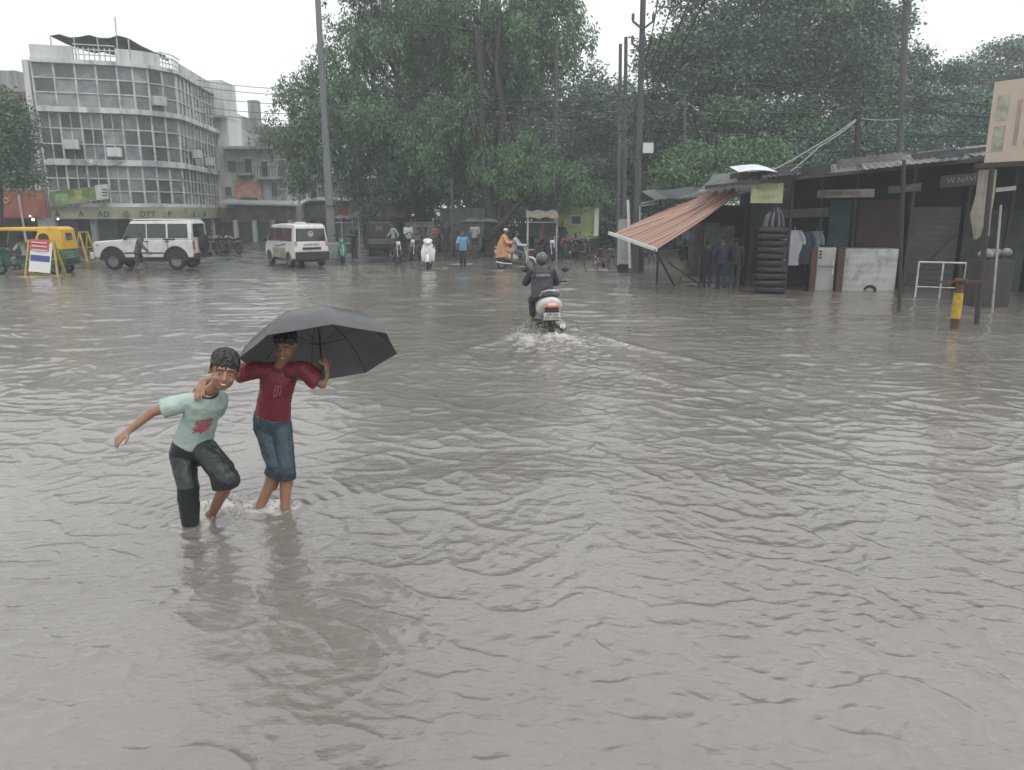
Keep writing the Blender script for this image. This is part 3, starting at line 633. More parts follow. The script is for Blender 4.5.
def strands(root, P, fr, s, seed):                   # wet locks lying over the scalp
    rs = random.Random(seed); m = MB()
    for i in range(230):
        a = rs.uniform(0, 2*PI); t0 = rs.uniform(.05, .8); pts = []
        if math.sin(a) > .2 and rs.random() < .25: t0 = .75
        ln = rs.uniform(.35, .7); wob = rs.uniform(-.35, .35)
        for k in range(4):
            th = t0+ln*k/3; th = min(th, 1.78 if math.sin(a) < .3 else 1.32); aa = a+wob*k/3; r = 1.03+.03*(1-k/3)
            pts.append(P(.083*r*math.cos(aa)*math.sin(th), -.022+.097*r*math.sin(aa)*math.sin(th), .052+.080*r*math.cos(th)))
        m.tube(pts, [.0045*s, .005*s, .004*s, .0012*s], 5)
    m.build('hair_locks', HAIR, root, smooth=60, recalc=False)
# ================================================= the two boys in front
FB = 0.30                                            # shared depth scale
mint = cloth('mint_wet_cotton', (.36, .46, .42), .55, 11, .4, dirt=(.24, .33, .30), dirt_amt=.6, dirt_scale=4); black_wet = cloth('black_wet_trousers', (.016, .021, .022), .42, 16, .35)
maroon = cloth('maroon_wet_cotton', (.19, .018, .034), .55, 11, .4, dirt=(.09, .012, .025), dirt_amt=.55, dirt_scale=5)
denim = cloth('wet_denim', (.035, .06, .08), .6, 14, .5, dirt=(.10, .14, .17), dirt_amt=.5, dirt_scale=9)
Y0 = 5.05
t = thing('person', 'laughing boy in a mint t-shirt and black trousers flinging one arm back', 'boy', G(193, 520), 0, 'two boys wading in the flood'); O = t.location.copy()
K = lambda px, py, Y: J(px, py, Y)-O
s = .98
neck = K(208, 391, 5.0); hd = K(224, 371.5, 4.90); hip = K(193, 444, 5.12); shR = K(180, 404, 4.98); shL = K(219, 399, 5.10)
elR = K(152, 412, 4.93); wrR = K(130, 430, 4.86); elL = K(213, 417, 5.30); wrL = K(200, 433, 5.34)
hpR = K(182, 452, 5.12); hpL = K(205, 450, 5.08); knR = K(188, 487, 5.0); anR = K(191, 531, 5.06); knL = K(229, 479, 4.92); anL = K(212, 514, 5.18)
b = MB(); ax = neck-hip; side = (shL-shR).normalized(); back = side.cross(ax).normalized()
b.rings(cross_path([hip-ax*.1, hip, hip+ax*.5, hip+ax*.82, neck], [(.10, .08), (.112, .08), (.098, .076), (.112, .072), (.052, .048)], side))
fL = Vector((.42, -1, -.12)); uL = Vector((.30, -.12, 1))
b.cap(neck-ax*.05, hd-Vector((.015, -.01, .05)), .045, .044); Pl, frl = head(b, hd, fL, uL, 1.13)
for a_, b_, r1, r2 in ((shR, elR, .043, .034), (elR, wrR, .034, .024), (shL, elL, .042, .034), (elL, wrL, .034, .024), (hpR, knR, .07, .052), (knR, anR, .05, .032), (hpL, knL, .07, .054), (knL, anL, .052, .031)): b.cap(a_, b_, r1, r2, 12)
b.ell(knL.lerp(anL, .35)+Vector((.0, .02, .01)), (.045, .045, .07))
hand(b, wrR, (wrR-elR), (0, .5, -1), 1, .98, .25); hand(b, wrL, (wrL-elL), (0, .4, -1), -1, .95, .4)
for an, fw in ((anR, Vector((.3, -.9, -.12))), (anL, Vector((.55, -.35, -.75)))):
    fw.normalize(); b.cap(an-fw*.04+Vector((0, 0, -.04)), an+fw*.13+Vector((0, 0, -.055)), .034, .026, 10)
soft(b, 'body', SKIN, t, .0055, 3); face_parts(t, Pl, frl, 1.13)
hb = MB(); hb.ell(Pl(0, -.022, .052), (.083*1.13, .097*1.13, .078*1.13), frl, 20, 12); hb.ell(Pl(0, -.06, .0), (.072*1.13, .055*1.13, .075*1.13), frl, 16, 10)
for i in range(9):                                   # wet fringe
    x_ = -.055+.0138*i; hb.cap(Pl(x_, .058-.35*abs(x_), .088), Pl(x_*1.15+.003*((i*7) % 3-1), .084-.4*abs(x_), .058-.012*((i*5) % 3)), .013, .005, 8)
for k_ in (-1, 1): hb.cap(Pl(.072*k_, .02, .05), Pl(.077*k_, .012, .012), .012, .006, 8)
soft(hb, 'hair', HAIR, t, .005, 1, .012, .018)
c = MB(); c.rings(cross_path([hip+ax*.02, hip+ax*.12, hip+ax*.5, hip+ax*.80, hip+ax*.93, neck-ax*.0], [(.140, .108), (.132, .102), (.116, .095), (.134, .094), (.095, .072), (.058, .054)], side, 22))
for sh, el in ((shR, elR), (shL, elL)):
    c.cap(neck.lerp(sh, .4)-ax*.05, sh, .06, .061, 12); c.tube([neck.lerp(sh, .75), sh, sh.lerp(el, .62)], [.056, .066, .072], 14)
shirt = soft(c, 't_shirt', mint, t, .0055, 3, .018, .11)
c = MB().torus(neck-ax*.015+back*0, (ax+Vector((0, -.10, 0))), .062, .009, 24, 8); c.build('collar', M('dark_collar', (.03, .04, .05), .7), t, smooth=60)
def printed(name, mat, polys, origin, right, up, target, parent, off=.004, d=.02):
    m = MB(); nrm = Vector(right).cross(Vector(up)).normalized()
    for P_ in polys: m.add([Vector(origin)+Vector(right)*x+Vector(up)*y+nrm*d for x, y in P_[0]], P_[1])
    o = m.build(name, mat, parent, recalc=False); w_ = o.modifiers.new('w', 'SHRINKWRAP'); w_.target = target; w_.wrap_method = 'PROJECT'; w_.use_project_x = w_.use_project_y = w_.use_project_z = False
    w_.offset = off; w_.wrap_method = 'TARGET_PROJECT'; w_.wrap_mode = 'ABOVE_SURFACE'
    return o
def strip(x0, y0, x1, y1, n=6, m=1, jit=0, rs_=random.Random(2)):
    vs = []; fs = []
    for i in range(n+1):
        for k in range(m+1):
            e = jit*(rs_.random()-.5) if k in (0, m) else 0
            vs.append((x0+(x1-x0)*i/n, y0+(y1-y0)*k/m+e))
    for i in range(n):
        for k in range(m): a = i*(m+1)+k; fs.append((a, a+m+1, a+m+2, a+1))
    return (vs, fs)
rt = (side*.9+Vector((.2, 0, 0))).normalized(); upv = ax.normalized(); fr0 = rt.cross(upv).normalized()
ctr = hip+ax*.46+fr0*.10+rt*.01
burst = []
for i in range(16):
    a0 = 2*PI*i/16; r0, r1 = .042, .066+.018*math.sin(i*2.7)
    burst.append(([(0, 0), (math.cos(a0-.19)*r0*1.3, math.sin(a0-.19)*r0*.7), (math.cos(a0)*r1*1.25, math.sin(a0)*r1*.62), (math.cos(a0+.19)*r0*1.3, math.sin(a0+.19)*r0*.7)], [(0, 1, 2, 3)]))
RED = M('red_print', (.40, .10, .13), .6, .3, 30)
printed('shirt_print', RED, [strip(-.062, .062, .065, .078, 10, 1, .006), strip(-.058, .040, .068, .056, 10, 1, .006)]+burst, ctr, rt, upv, shirt, t, .006)
c = MB(); c.rings(cross_path([hip-ax*.28, hip-ax*.1, hip+ax*.05], [(.135, .10), (.145, .11), (.138, .105)], side, 20))
c.cap(hpR, knR, .088, .076, 14); c.tube([hpR.lerp(knR, .3), knR, knR.lerp(anR, .5), anR+Vector((0, 0, .01))], [.085, .078, .068, .055], 16)
c.cap(hpL, knL, .092, .078, 14); c.tube([hpL.lerp(knL, .3), hpL.lerp(knL, .7), knL.lerp(anL, .2)+Vector((.0, 0, .0))], [.092, .092, .088], 16)
soft(c, 'trousers', black_wet, t, .0055, 2, .02, .10)
boyL_hip = hip
strands(t, Pl, frl, 1.13, 5)
# ---- boy in red
t = thing('person', 'boy in a maroon t-shirt and rolled jeans holding the umbrella over his head', 'boy', G(273, 508), 0, 'two boys wading in the flood'); O = t.location.copy()
K = lambda px, py, Y: J(px, py, Y)-O
hd = K(285, 346, 5.36); neck = K(280, 366, 5.42); hip = K(272, 418, 5.5); shR = K(256, 370, 5.42); shL = K(303, 369, 5.40)
elR = K(232, 374, 5.26); wrR = K(203, 382, 5.03); uax = Vector((-.17, .50, .86)).normalized(); apex = J(317, 314, 5.58); gripc = apex-uax*.40; elL = K(322, 384, 5.38); wrL = gripc-O+Vector((.02, .025, -.075))
hpR = K(264, 426, 5.5); hpL = K(281, 425, 5.5); knR = K(277, 468, 5.40); anR = K(258, 511, 5.36); knL = K(286, 468, 5.40); anL = K(285, 514, 5.36)
b = MB(); ax = neck-hip; side = (shL-shR).normalized(); back = side.cross(ax).normalized()
b.rings(cross_path([hip-ax*.1, hip, hip+ax*.5, hip+ax*.82, neck], [(.10, .085), (.11, .084), (.10, .08), (.115, .075), (.052, .048)], side))
b.cap(neck-ax*.05, hd-Vector((0, 0, .04)), .046, .045); Pr, frr = head(b, hd, (.02, -1, -.28), (.05, -.25, 1), 1.0)
for a_, b_, r1, r2 in ((shR, elR, .044, .036), (elR, wrR, .036, .026), (shL, elL, .044, .036), (elL, wrL, .036, .026), (hpR, knR, .07, .052), (knR, anR, .050, .034), (hpL, knL, .07, .054), (knL, anL, .052, .034)): b.cap(a_, b_, r1, r2, 12)
for kn, an in ((knR, anR), (knL, anL)): b.ell(kn.lerp(an, .3)+Vector((0, .02, 0)), (.052, .055, .09)); b.cap(an+Vector((0, .02, -.04)), an+Vector((.03, -.13, -.05)), .034, .026, 10)
hand(b, wrR, K(196, 404, 4.85)-wrR, Vector((.2, .8, -.5)), -1, 1.1, .28)
gp = wrL+Vector((.0, -.02, .07))
hand(b, wrL, Vector((-.12, -.05, 1)), Vector((-.75, .45, 0)), -1, 1.02, .85)
soft(b, 'body', SKIN, t, .0055, 3); face_parts(t, Pr, frr, 1.0)
hb = MB(); hb.ell(Pr(0, -.022, .05), (.083, .097, .078), frr, 20, 12); hb.ell(Pr(0, -.06, .0), (.072, .055, .075), frr, 16, 10)
for i in range(7): x_ = -.05+.0166*i; hb.cap(Pr(x_, .058-.35*abs(x_), .085), Pr(x_*1.1, .082-.4*abs(x_), .06), .013, .005, 8)
soft(hb, 'hair', HAIR, t, .005, 1, .012, .018)
c = MB(); c.rings(cross_path([hip+ax*.03, hip+ax*.15, hip+ax*.5, hip+ax*.80, hip+ax*.93, neck-ax*.0], [(.138, .108), (.132, .104), (.122, .1), (.138, .098), (.096, .075), (.060, .058)], side, 22))
for sh, el, f_ in ((shR, elR, .75), (shL, elL, .85)):
    c.cap(neck.lerp(sh, .4)-ax*.05, sh, .062, .062, 12); c.tube([neck.lerp(sh, .75), sh, sh.lerp(el, f_)], [.058, .068, .075], 14)
shirt = soft(c, 't_shirt', maroon, t, .0055, 3, .018, .11)
MB().torus(neck-ax*.02, ax+Vector((0, -.08, 0)), .064, .009, 24, 8).build('collar', M('maroon_collar', (.12, .012, .02), .7), t, smooth=60)
rt = side; upv = ax.normalized(); fr0 = rt.cross(upv).normalized(); ctr = hip+ax*.62+fr0*.11+rt*.02
PALE = M('pale_pink_print', (.42, .20, .20), .6, .3, 30)
fig0 = [strip(-.004+.0, -.045, .005, .045, 1, 6), strip(.0, .040, .028, .048, 3, 1), strip(.024, -.045, .032, .045, 1, 6), strip(.0, -.048, .028, -.041, 3, 1)]
fig1 = [strip(.046, -.045, .056, .048, 1, 6), strip(.038, .032, .047, .042, 1, 1)]
printed('shirt_number', PALE, fig0+fig1, ctr, rt, upv, shirt, t, .006)
printed('hem_badge', PALE, [([(math.cos(a)*.014, math.sin(a)*.011) for a in [2*PI*i/10 for i in range(10)]], [tuple(range(10))])], hip+ax*.13+fr0*.09-rt*.10, rt, upv, shirt, t, .006)
strands(t, Pr, frr, 1.0, 6)
c = MB(); c.rings(cross_path([hip-ax*.22, hip-ax*.08, hip+ax*.07], [(.125, .105), (.14, .115), (.138, .112)], side, 20))
cuffs = []
for hp, kn, an in ((hpR, knR, anR), (hpL, knL, anL)):
    e = kn.lerp(an, .22) if hp is hpL else kn.lerp(an, .18); c.cap(hp, kn, .084, .068, 14); c.tube([hp, kn, e], [.084, .071, .07], 16); cuffs.append((kn.lerp(e, .35), e))
jeans = soft(c, 'jeans', denim, t, .0055, 2, .018, .09)
for a_, b_ in cuffs: soft(MB().tube([a_, b_+(b_-a_)*.12], [.076, .074], 16), 'rolled_cuff', M('denim_cuff', (.025, .038, .05), .7, .3, 12, .5), jeans, .006, 2, .012, .05)
# ---- umbrella: tilted back away from the viewer
um = cloth('black_umbrella_nylon', (.15, .155, .165), .30, 14, .25)
um.node_tree.nodes['Principled BSDF'].inputs['Specular IOR Level'].default_value = .6
_N = um.node_tree.nodes; _L = um.node_tree.links; _t = _N.new('ShaderNodeBsdfTranslucent'); _t.inputs[0].default_value = (.30, .30, .31, 1)
_m = _N.new('ShaderNodeMixShader'); _m.inputs[0].default_value = .4; _L.new(_N['Principled BSDF'].outputs[0], _m.inputs[1]); _L.new(_t.outputs[0], _m.inputs[2]); _L.new(_m.outputs[0], _N['Material Output'].inputs['Surface'])
umbrella('open black umbrella tilted back over the boy in maroon', apex, uax, .57, .335, um, handle=(apex-gripc).length+.02, phase=R(-24))
# ------------------------------------------------------------------ vehicles (nose along +X, left side along +Y)
RUB = M('black_rubber', (.018, .018, .019), .7, .2, 20, .3, 50); RIM = M('grey_rim', (.20, .20, .21), .45, .15, metal=.4)
GLASS = M('dark_car_glass', (.016, .02, .023), .06, .3, 1.5, coat=.5); BLK = M('black_plastic', (.02, .02, .022), .5, .2)
WHT = M('white_car_paint', (.62, .63, .62), .3, .08, 1.2, coat=.4, dirt=(.30, .27, .23), dirt_amt=.5, dirt_scale=1.3)
CHR = M('chrome', (.5, .5, .5), .2, .05, metal=.9); REDL = M('red_lens', (.35, .02, .02), .2, .1); AMB = M('amber_lens', (.5, .2, .03), .25, .1)
CLR = M('clear_lens', (.55, .57, .58), .15, .08); PLATE = M('number_plate_white', (.6, .6, .58), .4, .05); INK = M('black_ink', (.02, .02, .02), .6)
def wheel(root, x, y, r, w, rim=None, spokes=0, bike=False):
    m = MB(); t_ = w/2
    m.lathe((x, y, r), (0, 1, 0), [(-t_*.8, r*.62), (-t_, r*.8), (-t_*.85, r*.95), (-t_*.3, r), (t_*.3, r), (t_*.85, r*.95), (t_, r*.8), (t_*.8, r*.62)], 28) if not bike else m.torus((x, y, r), (0, 1, 0), r-t_, t_, 30, 8)
    o = m.build('wheel', RUB, root, smooth=40)
    m = MB()
    if bike:
        m.torus((x, y, r), (0, 1, 0), r-w*1.15, w*.35, 28, 6); m.lathe((x, y-.05, r), (0, 1, 0), [(0, .03), (.03, .05), (.07, .05), (.1, .03)], 12)
        for k in range(spokes): a = 2*PI*k/spokes; m.bar((x, y, r), (x+math.cos(a)*(r-w), y, r+math.sin(a)*(r-w)), .014 if spokes < 9 else .006)
    else:
        m.lathe((x, y, r), (0, 1, 0), [(-t_*.85, r*.6), (-t_*.6, r*.55), (-t_*.5, r*.25), (-t_*.9, r*.16), (t_*.9, r*.16), (t_*.5, r*.25), (t_*.6, r*.55), (t_*.85, r*.6)], 20)
        for k in range(5):
            a = 2*PI*k/5
            for q in (-1, 1): m.bar((x+math.cos(a)*r*.15, y+q*t_*.7, r+math.sin(a)*r*.15), (x+math.cos(a)*r*.58, y+q*t_*.8, r+math.sin(a)*r*.58), r*.16, .03, (0, 1, 0))
    m.build('rim', rim or RIM, o, smooth=40); return o
def arch(root, x, z, r, y, s):                       # dark wheel well and its flare
    pts = [(x+math.cos(a)*r, y, z+math.sin(a)*r) for a in [PI*k/16 for k in range(17)]]
    MB().slab(pts, (0, .012*s, 0)).build('wheel_well', BLK, root)
    return MB().torus((x, y+.01*s, z), (0, 1, 0), r+.03, .035, 18, 8, -PI/2, PI/2)
def pane(root, pts, out, mat=None, fr=None):         # window with a rubber frame
    p = [Vector(q) for q in pts]; o = Vector(out); c = sum(p, Vector())/len(p)
    f = MB().slab([c+(q-c)*1.07-o*.004 for q in p], o*.008).build('window', fr or BLK, root); MB().slab([q+o*.003 for q in p], o*.006).build('pane', mat or GLASS, f); return f
# ---- white off-roader
t = thing('off_roader', 'white boxy off-road wagon with spare wheel on its tail and black wheel arches', 'car', G(154, 270.5, .03), PI+R(1.5)); t.location += Vector((-.36, .85, .0))
w1 = lambda z: .84 if z < 1.2 else .84-(z-1.2)*.16
lo = MB().prism([(2.05, .48), (2.10, .62), (2.10, 1.02), (2.0, 1.12), (.85, 1.20), (-2.02, 1.20), (-2.06, .95), (-2.06, .5)], lambda z: .83); lo.build('body', WHT, t, smooth=30, bevel=.04)
MB().prism([(.88, 1.19), (.52, 1.84), (.40, 1.9), (-1.92, 1.93), (-2.03, 1.82), (-2.04, 1.19)], w1).build('cabin', WHT, t, smooth=30, bevel=.035)
MB().box((-.75, 0, 1.955), (2.3, 1.42, .05)).build('roof', WHT, t, bevel=.02)
for s in (1, -1):
    y = lambda z: s*(w1(z)+.004)
    for x0, x1, x2, x3 in ((.78, .50, -.12, -.12), (-.22, -.22, -.95, -.95), (-1.08, -1.08, -1.86, -1.84)):
        pane(t, [(x0, y(1.27), 1.27), (x1, y(1.78), 1.78), (x3, y(1.78), 1.78), (x2, y(1.27), 1.27)], (0, s, .16))
    for x in (1.32, -1.32): arch(t, x, .42, .47, s*.83, s).build('wheel_arch', BLK, t, smooth=40)
    for x in (1.32, -1.32): wheel(t, x, s*.74, .36, .24)
    MB().box((0, s*.87, .44), (1.5, .16, .05)).build('running_board', BLK, t)
    MB().box((0, s*.84, .68), (1.65, .02, .05)).build('side_moulding', BLK, t)
    for x in (-.17, -1.0): MB().box((x, s*.845, .87), (.012, .01, .62)).build('door_seam', BLK, t)
    for x in (-.06, -.9): MB().box((x-.1, s*.86, 1.12), (.16, .03, .035)).build('door_handle', BLK, t, bevel=.01)
    MB().box((.66, s*.98, 1.26), (.10, .18, .16)).build('wing_mirror', BLK, t, bevel=.03)
    MB().box((-2.075, s*.74, .98), (.04, .13, .34)).build('tail_light', REDL, t, bevel=.01)
    MB().box((2.1, s*.6, .90), (.04, .24, .17)).build('headlight', CLR, t, bevel=.01)
    MB().box((1.9, s*.845, .98), (.12, .01, .05)).build('indicator', AMB, t)
pane(t, [(-2.05, .6, 1.3), (-2.03, .55, 1.78), (-2.03, -.55, 1.78), (-2.05, -.6, 1.3)], (-1, 0, .05))
pane(t, [(.86, .70, 1.24), (.53, .64, 1.80), (.53, -.64, 1.80), (.86, -.70, 1.24)], (.9, 0, .45))
MB().box((2.18, 0, .58), (.16, 1.72, .26)).build('front_bumper', WHT, t, bevel=.03); MB().box((-2.14, 0, .56), (.16, 1.66, .2)).build('rear_bumper', BLK, t, bevel=.03)
sw = MB().lathe((-2.07, -.1, 1.02), (-1, 0, 0), [(0, .3), (.03, .35), (.2, .35), (.23, .3), (.235, .01)], 26).build('spare_wheel', RUB, t, smooth=40)
MB().box((2.115, 0, .88), (.02, .8, .22)).build('grille', BLK, t)
MB().box((0, 0, .45), (3.4, 1.3, .2)).build('chassis', BLK, t)
MB().box((-1.1, .849, 1.21), (.5, .006, .05)).build('badge', INK, t)
t.scale = (.93, .97, 1.0)
# ---- white minivan
vp = G(297, 265.5, .02)
t = thing('minivan', 'white minivan seen from behind with a muddy lower side and round rear window sticker', 'van', vp, PI/2+R(36))
w2 = lambda z: .735 if z < 1.0 else .735-(z-1.0)*.13
MB().prism([(1.78, .36), (1.84, .75), (1.66, 1.02), (1.17, 1.62), (.95, 1.74), (0, 1.79), (-1.55, 1.79), (-1.74, 1.72), (-1.80, 1.05), (-1.84, .72), (-1.82, .36)], w2).build('body', WHT, t, smooth=30, bevel=.05)
MUD = M('beige_mud_film', (.30, .27, .20), .7, .35, 6)
for s in (1, -1):
    for x0, x1, x2, x3 in ((1.42, 1.08, .56, .56), (.42, .42, -.36, -.36), (-.52, -.52, -1.46, -1.42)):
        pane(t, [(x0, s*(w2(1.12)+.004), 1.10), (x1, s*(w2(1.58)+.004), 1.60), (x3, s*(w2(1.58)+.004), 1.60), (x2, s*(w2(1.12)+.004), 1.10)], (0, s, .13))
    for x in (1.22, -1.12): arch(t, x, .30, .33, s*.735, s).build('wheel_arch', MUD, t, smooth=40); wheel(t, x, s*.67, .285, .17)
    MB().box((.04, s*.738, .58), (1.55, .012, .42)).build('mud_film', MUD, t, bevel=.004)
    for k, (x, l, z) in enumerate(((-.2, 1.3, .90), (.3, .7, .86), (-.5, .5, .94))): MB().box((x, s*.742, z), (l, .008, .03), (0, .08*(-1)**k, 0)).build('side_stripe', M('bronze_stripe', (.07, .055, .04), .4), t)
    MB().box((-1.79, s*.66, .95), (.06, .1, .3)).build('tail_light', M('pink_lens', (.42, .25, .2), .25), t, bevel=.01)
    MB().box((1.3, s*.86, 1.1), (.08, .16, .14)).build('wing_mirror', BLK, t, bevel=.03)
pane(t, [(-1.795, .60, 1.10), (-1.755, .56, 1.58), (-1.755, -.56, 1.58), (-1.795, -.60, 1.10)], (-1, 0, .1))
pane(t, [(1.64, .60, 1.06), (1.2, .56, 1.58), (1.2, -.56, 1.58), (1.64, -.60, 1.06)], (.8, 0, .6))
MB().box((-1.87, 0, .50), (.16, 1.42, .34)).build('rear_bumper', BLK, t, bevel=.03)
MB().box((1.86, 0, .45), (.1, 1.4, .25)).build('front_bumper', BLK, t, bevel=.03)
pl = MB().box((-1.852, 0, .80), (.03, .78, .09)).build('number_plate', INK, t)
st = MB().torus((-1.79, 0, 1.38), (1, 0, .08), .10, .014, 20, 6).build('window_sticker', PLATE, t)
MB().slab([(-1.797, -.06, 1.33), (-1.797, .06, 1.33), (-1.795, 0, 1.44)], (-.006, 0, 0)).build('sticker_triangle', PLATE, st)
text('tailgate_lettering', 'SUZUKI EECO', .11, M('red_lettering', (.35, .05, .05), .5), t, face_m((-1.835, 0, .955), (0, -1, 0), (0, 0, 1)), .006)
MB().box((-.95, .1, 1.82), (.25, .4, .07)).build('roof_lamp', CLR, t, bevel=.02); MB().box((0, 0, .32), (3.2, 1.2, .16)).build('chassis', BLK, t)
# ---- auto rickshaws
def rickshaw(label, loc, rz, hood, body, L=1.0, group='auto rickshaws'):
    t = thing('auto_rickshaw', label, 'auto rickshaw', loc, rz, group)
    wb = lambda z: .62 if z < 1.0 else .62-(z-1.0)*.06
    MB().prism([(.25*L, .30), (.25*L, .42), (-.25, .45), (-.28, .92), (-1.22, .92), (-1.30, .60), (-1.20, .32)], lambda z: .63).build('rear_body', body, t, smooth=30, bevel=.03)
    MB().prism([(1.02*L, .34), (1.28*L, .52), (1.22*L, .95), (1.05*L, 1.02), (.92*L, .95), (.86*L, .34)], lambda z: .46 if z < .6 else .40).build('front_cowl', body, t, smooth=30, bevel=.05)
    MB().prism([(-.28, .915), (-.28, 1.25), (-.42, 1.60), (.95*L, 1.62), (.98*L, 1.70), (.9*L, 1.73), (-1.05, 1.76), (-1.22, 1.68), (-1.27, .915)], wb).build('hood', hood, t, smooth=30, bevel=.04)
    for s in (1, -1):
        f = MB().tube([(.93*L, s*.5, 1.66), (1.06*L, s*.44, 1.0)], .022, 8).build('windscreen_pillar', hood, t)
        MB().tube([(.25*L, s*.6, 1.62), (.22*L, s*.6, .44)], .02, 8).build('side_post', BLK, t)
        w_ = MB().slab([(-.62+.19*math.cos(a), s*(wb(1.35)+.003), 1.36+.17*math.sin(a)) for a in [2*PI*k/14 for k in range(14)]], (0, s*.008, 0)).build('window', BLK, t)
    pane(t, [(-1.262, .24, 1.28), (-1.243, .22, 1.52), (-1.243, -.22, 1.52), (-1.262, -.24, 1.28)], (-1, 0, .08))
    MB().slab([(1.05*L, .42, 1.02), (.95*L, .46, 1.6), (.95*L, -.46, 1.6), (1.05*L, -.42, 1.02)], (.008, 0, .002)).build('windscreen', GLASS, t)
    wheel(t, 1.12*L, 0, .21, .11); wheel(t, -.85, .52, .21, .13); wheel(t, -.85, -.52, .21, .13)
    MB().torus((1.12*L, 0, .22), (0, 1, 0), .27, .04, 14, 6, -PI/2, PI/2).build('front_mudguard', body, t, smooth=50)
    MB().lathe((1.25*L, 0, .78), (1, 0, .1), [(-.04, .07), (.02, .085), (.04, .06)], 14).build('headlight', CLR, t, smooth=50)
    MB().box((-.1, 0, .36), (1.6*L, 1.0, .06)).build('floor_pan', BLK, t); MB().box((.33*L, 0, .66), (.42, .7, .10)).build('driver_seat', BLK, t, bevel=.03); MB().box((.33*L, 0, .48), (.3, .5, .28)).build('seat_base', body, t)
    MB().tube([(1.0*L, 0, .9), (.82*L, 0, 1.08)], .02).tube([(.78*L, .28, 1.10), (.82*L, 0, 1.08), (.78*L, -.28, 1.10)], .016).build('handlebar', BLK, t)
    MB().box((-1.31, 0, .45), (.05, 1.1, .1)).build('rear_bumper', BLK, t, bevel=.01)
    for s in (1, -1): MB().box((-1.29, s*.48, .72), (.04, .1, .12)).build('tail_light', REDL, t)
    return t
YEL = M('yellow_canvas', (.62, .38, .035), .55, .15, 3, .2, 8); GRN = M('green_paint', (.012, .13, .06), .35, .2, 2, coat=.3, dirt=(.04, .10, .06), dirt_amt=.6)
ap = G(39, 273.5, .0); ap.z = -.02
rickshaw('yellow-hooded green auto rickshaw behind the striped-board trestle', ap, PI+R(6), YEL, GRN, 1.18)
for s in (1,): pass
dp = ap+Vector((-.42, 0, 0))
person('driver in a pale shirt leaning on the handlebar of the yellow-hooded rickshaw', ap+Vector((-.50, .0, -.12)), PI, 'ride', 1.62, cloth('pale_grey_shirt', (.42, .43, .42)), cloth('grey_trousers', (.3, .3, .29)), group='drivers and riders')
rickshaw('dark rickshaw parked in the shade left of the white-shirted man', (-7.2, 40.5, .09), PI/2+R(20), M('black_canvas', (.02, .022, .024), .6), M('dark_rickshaw_paint', (.03, .04, .04), .45), 1.0)
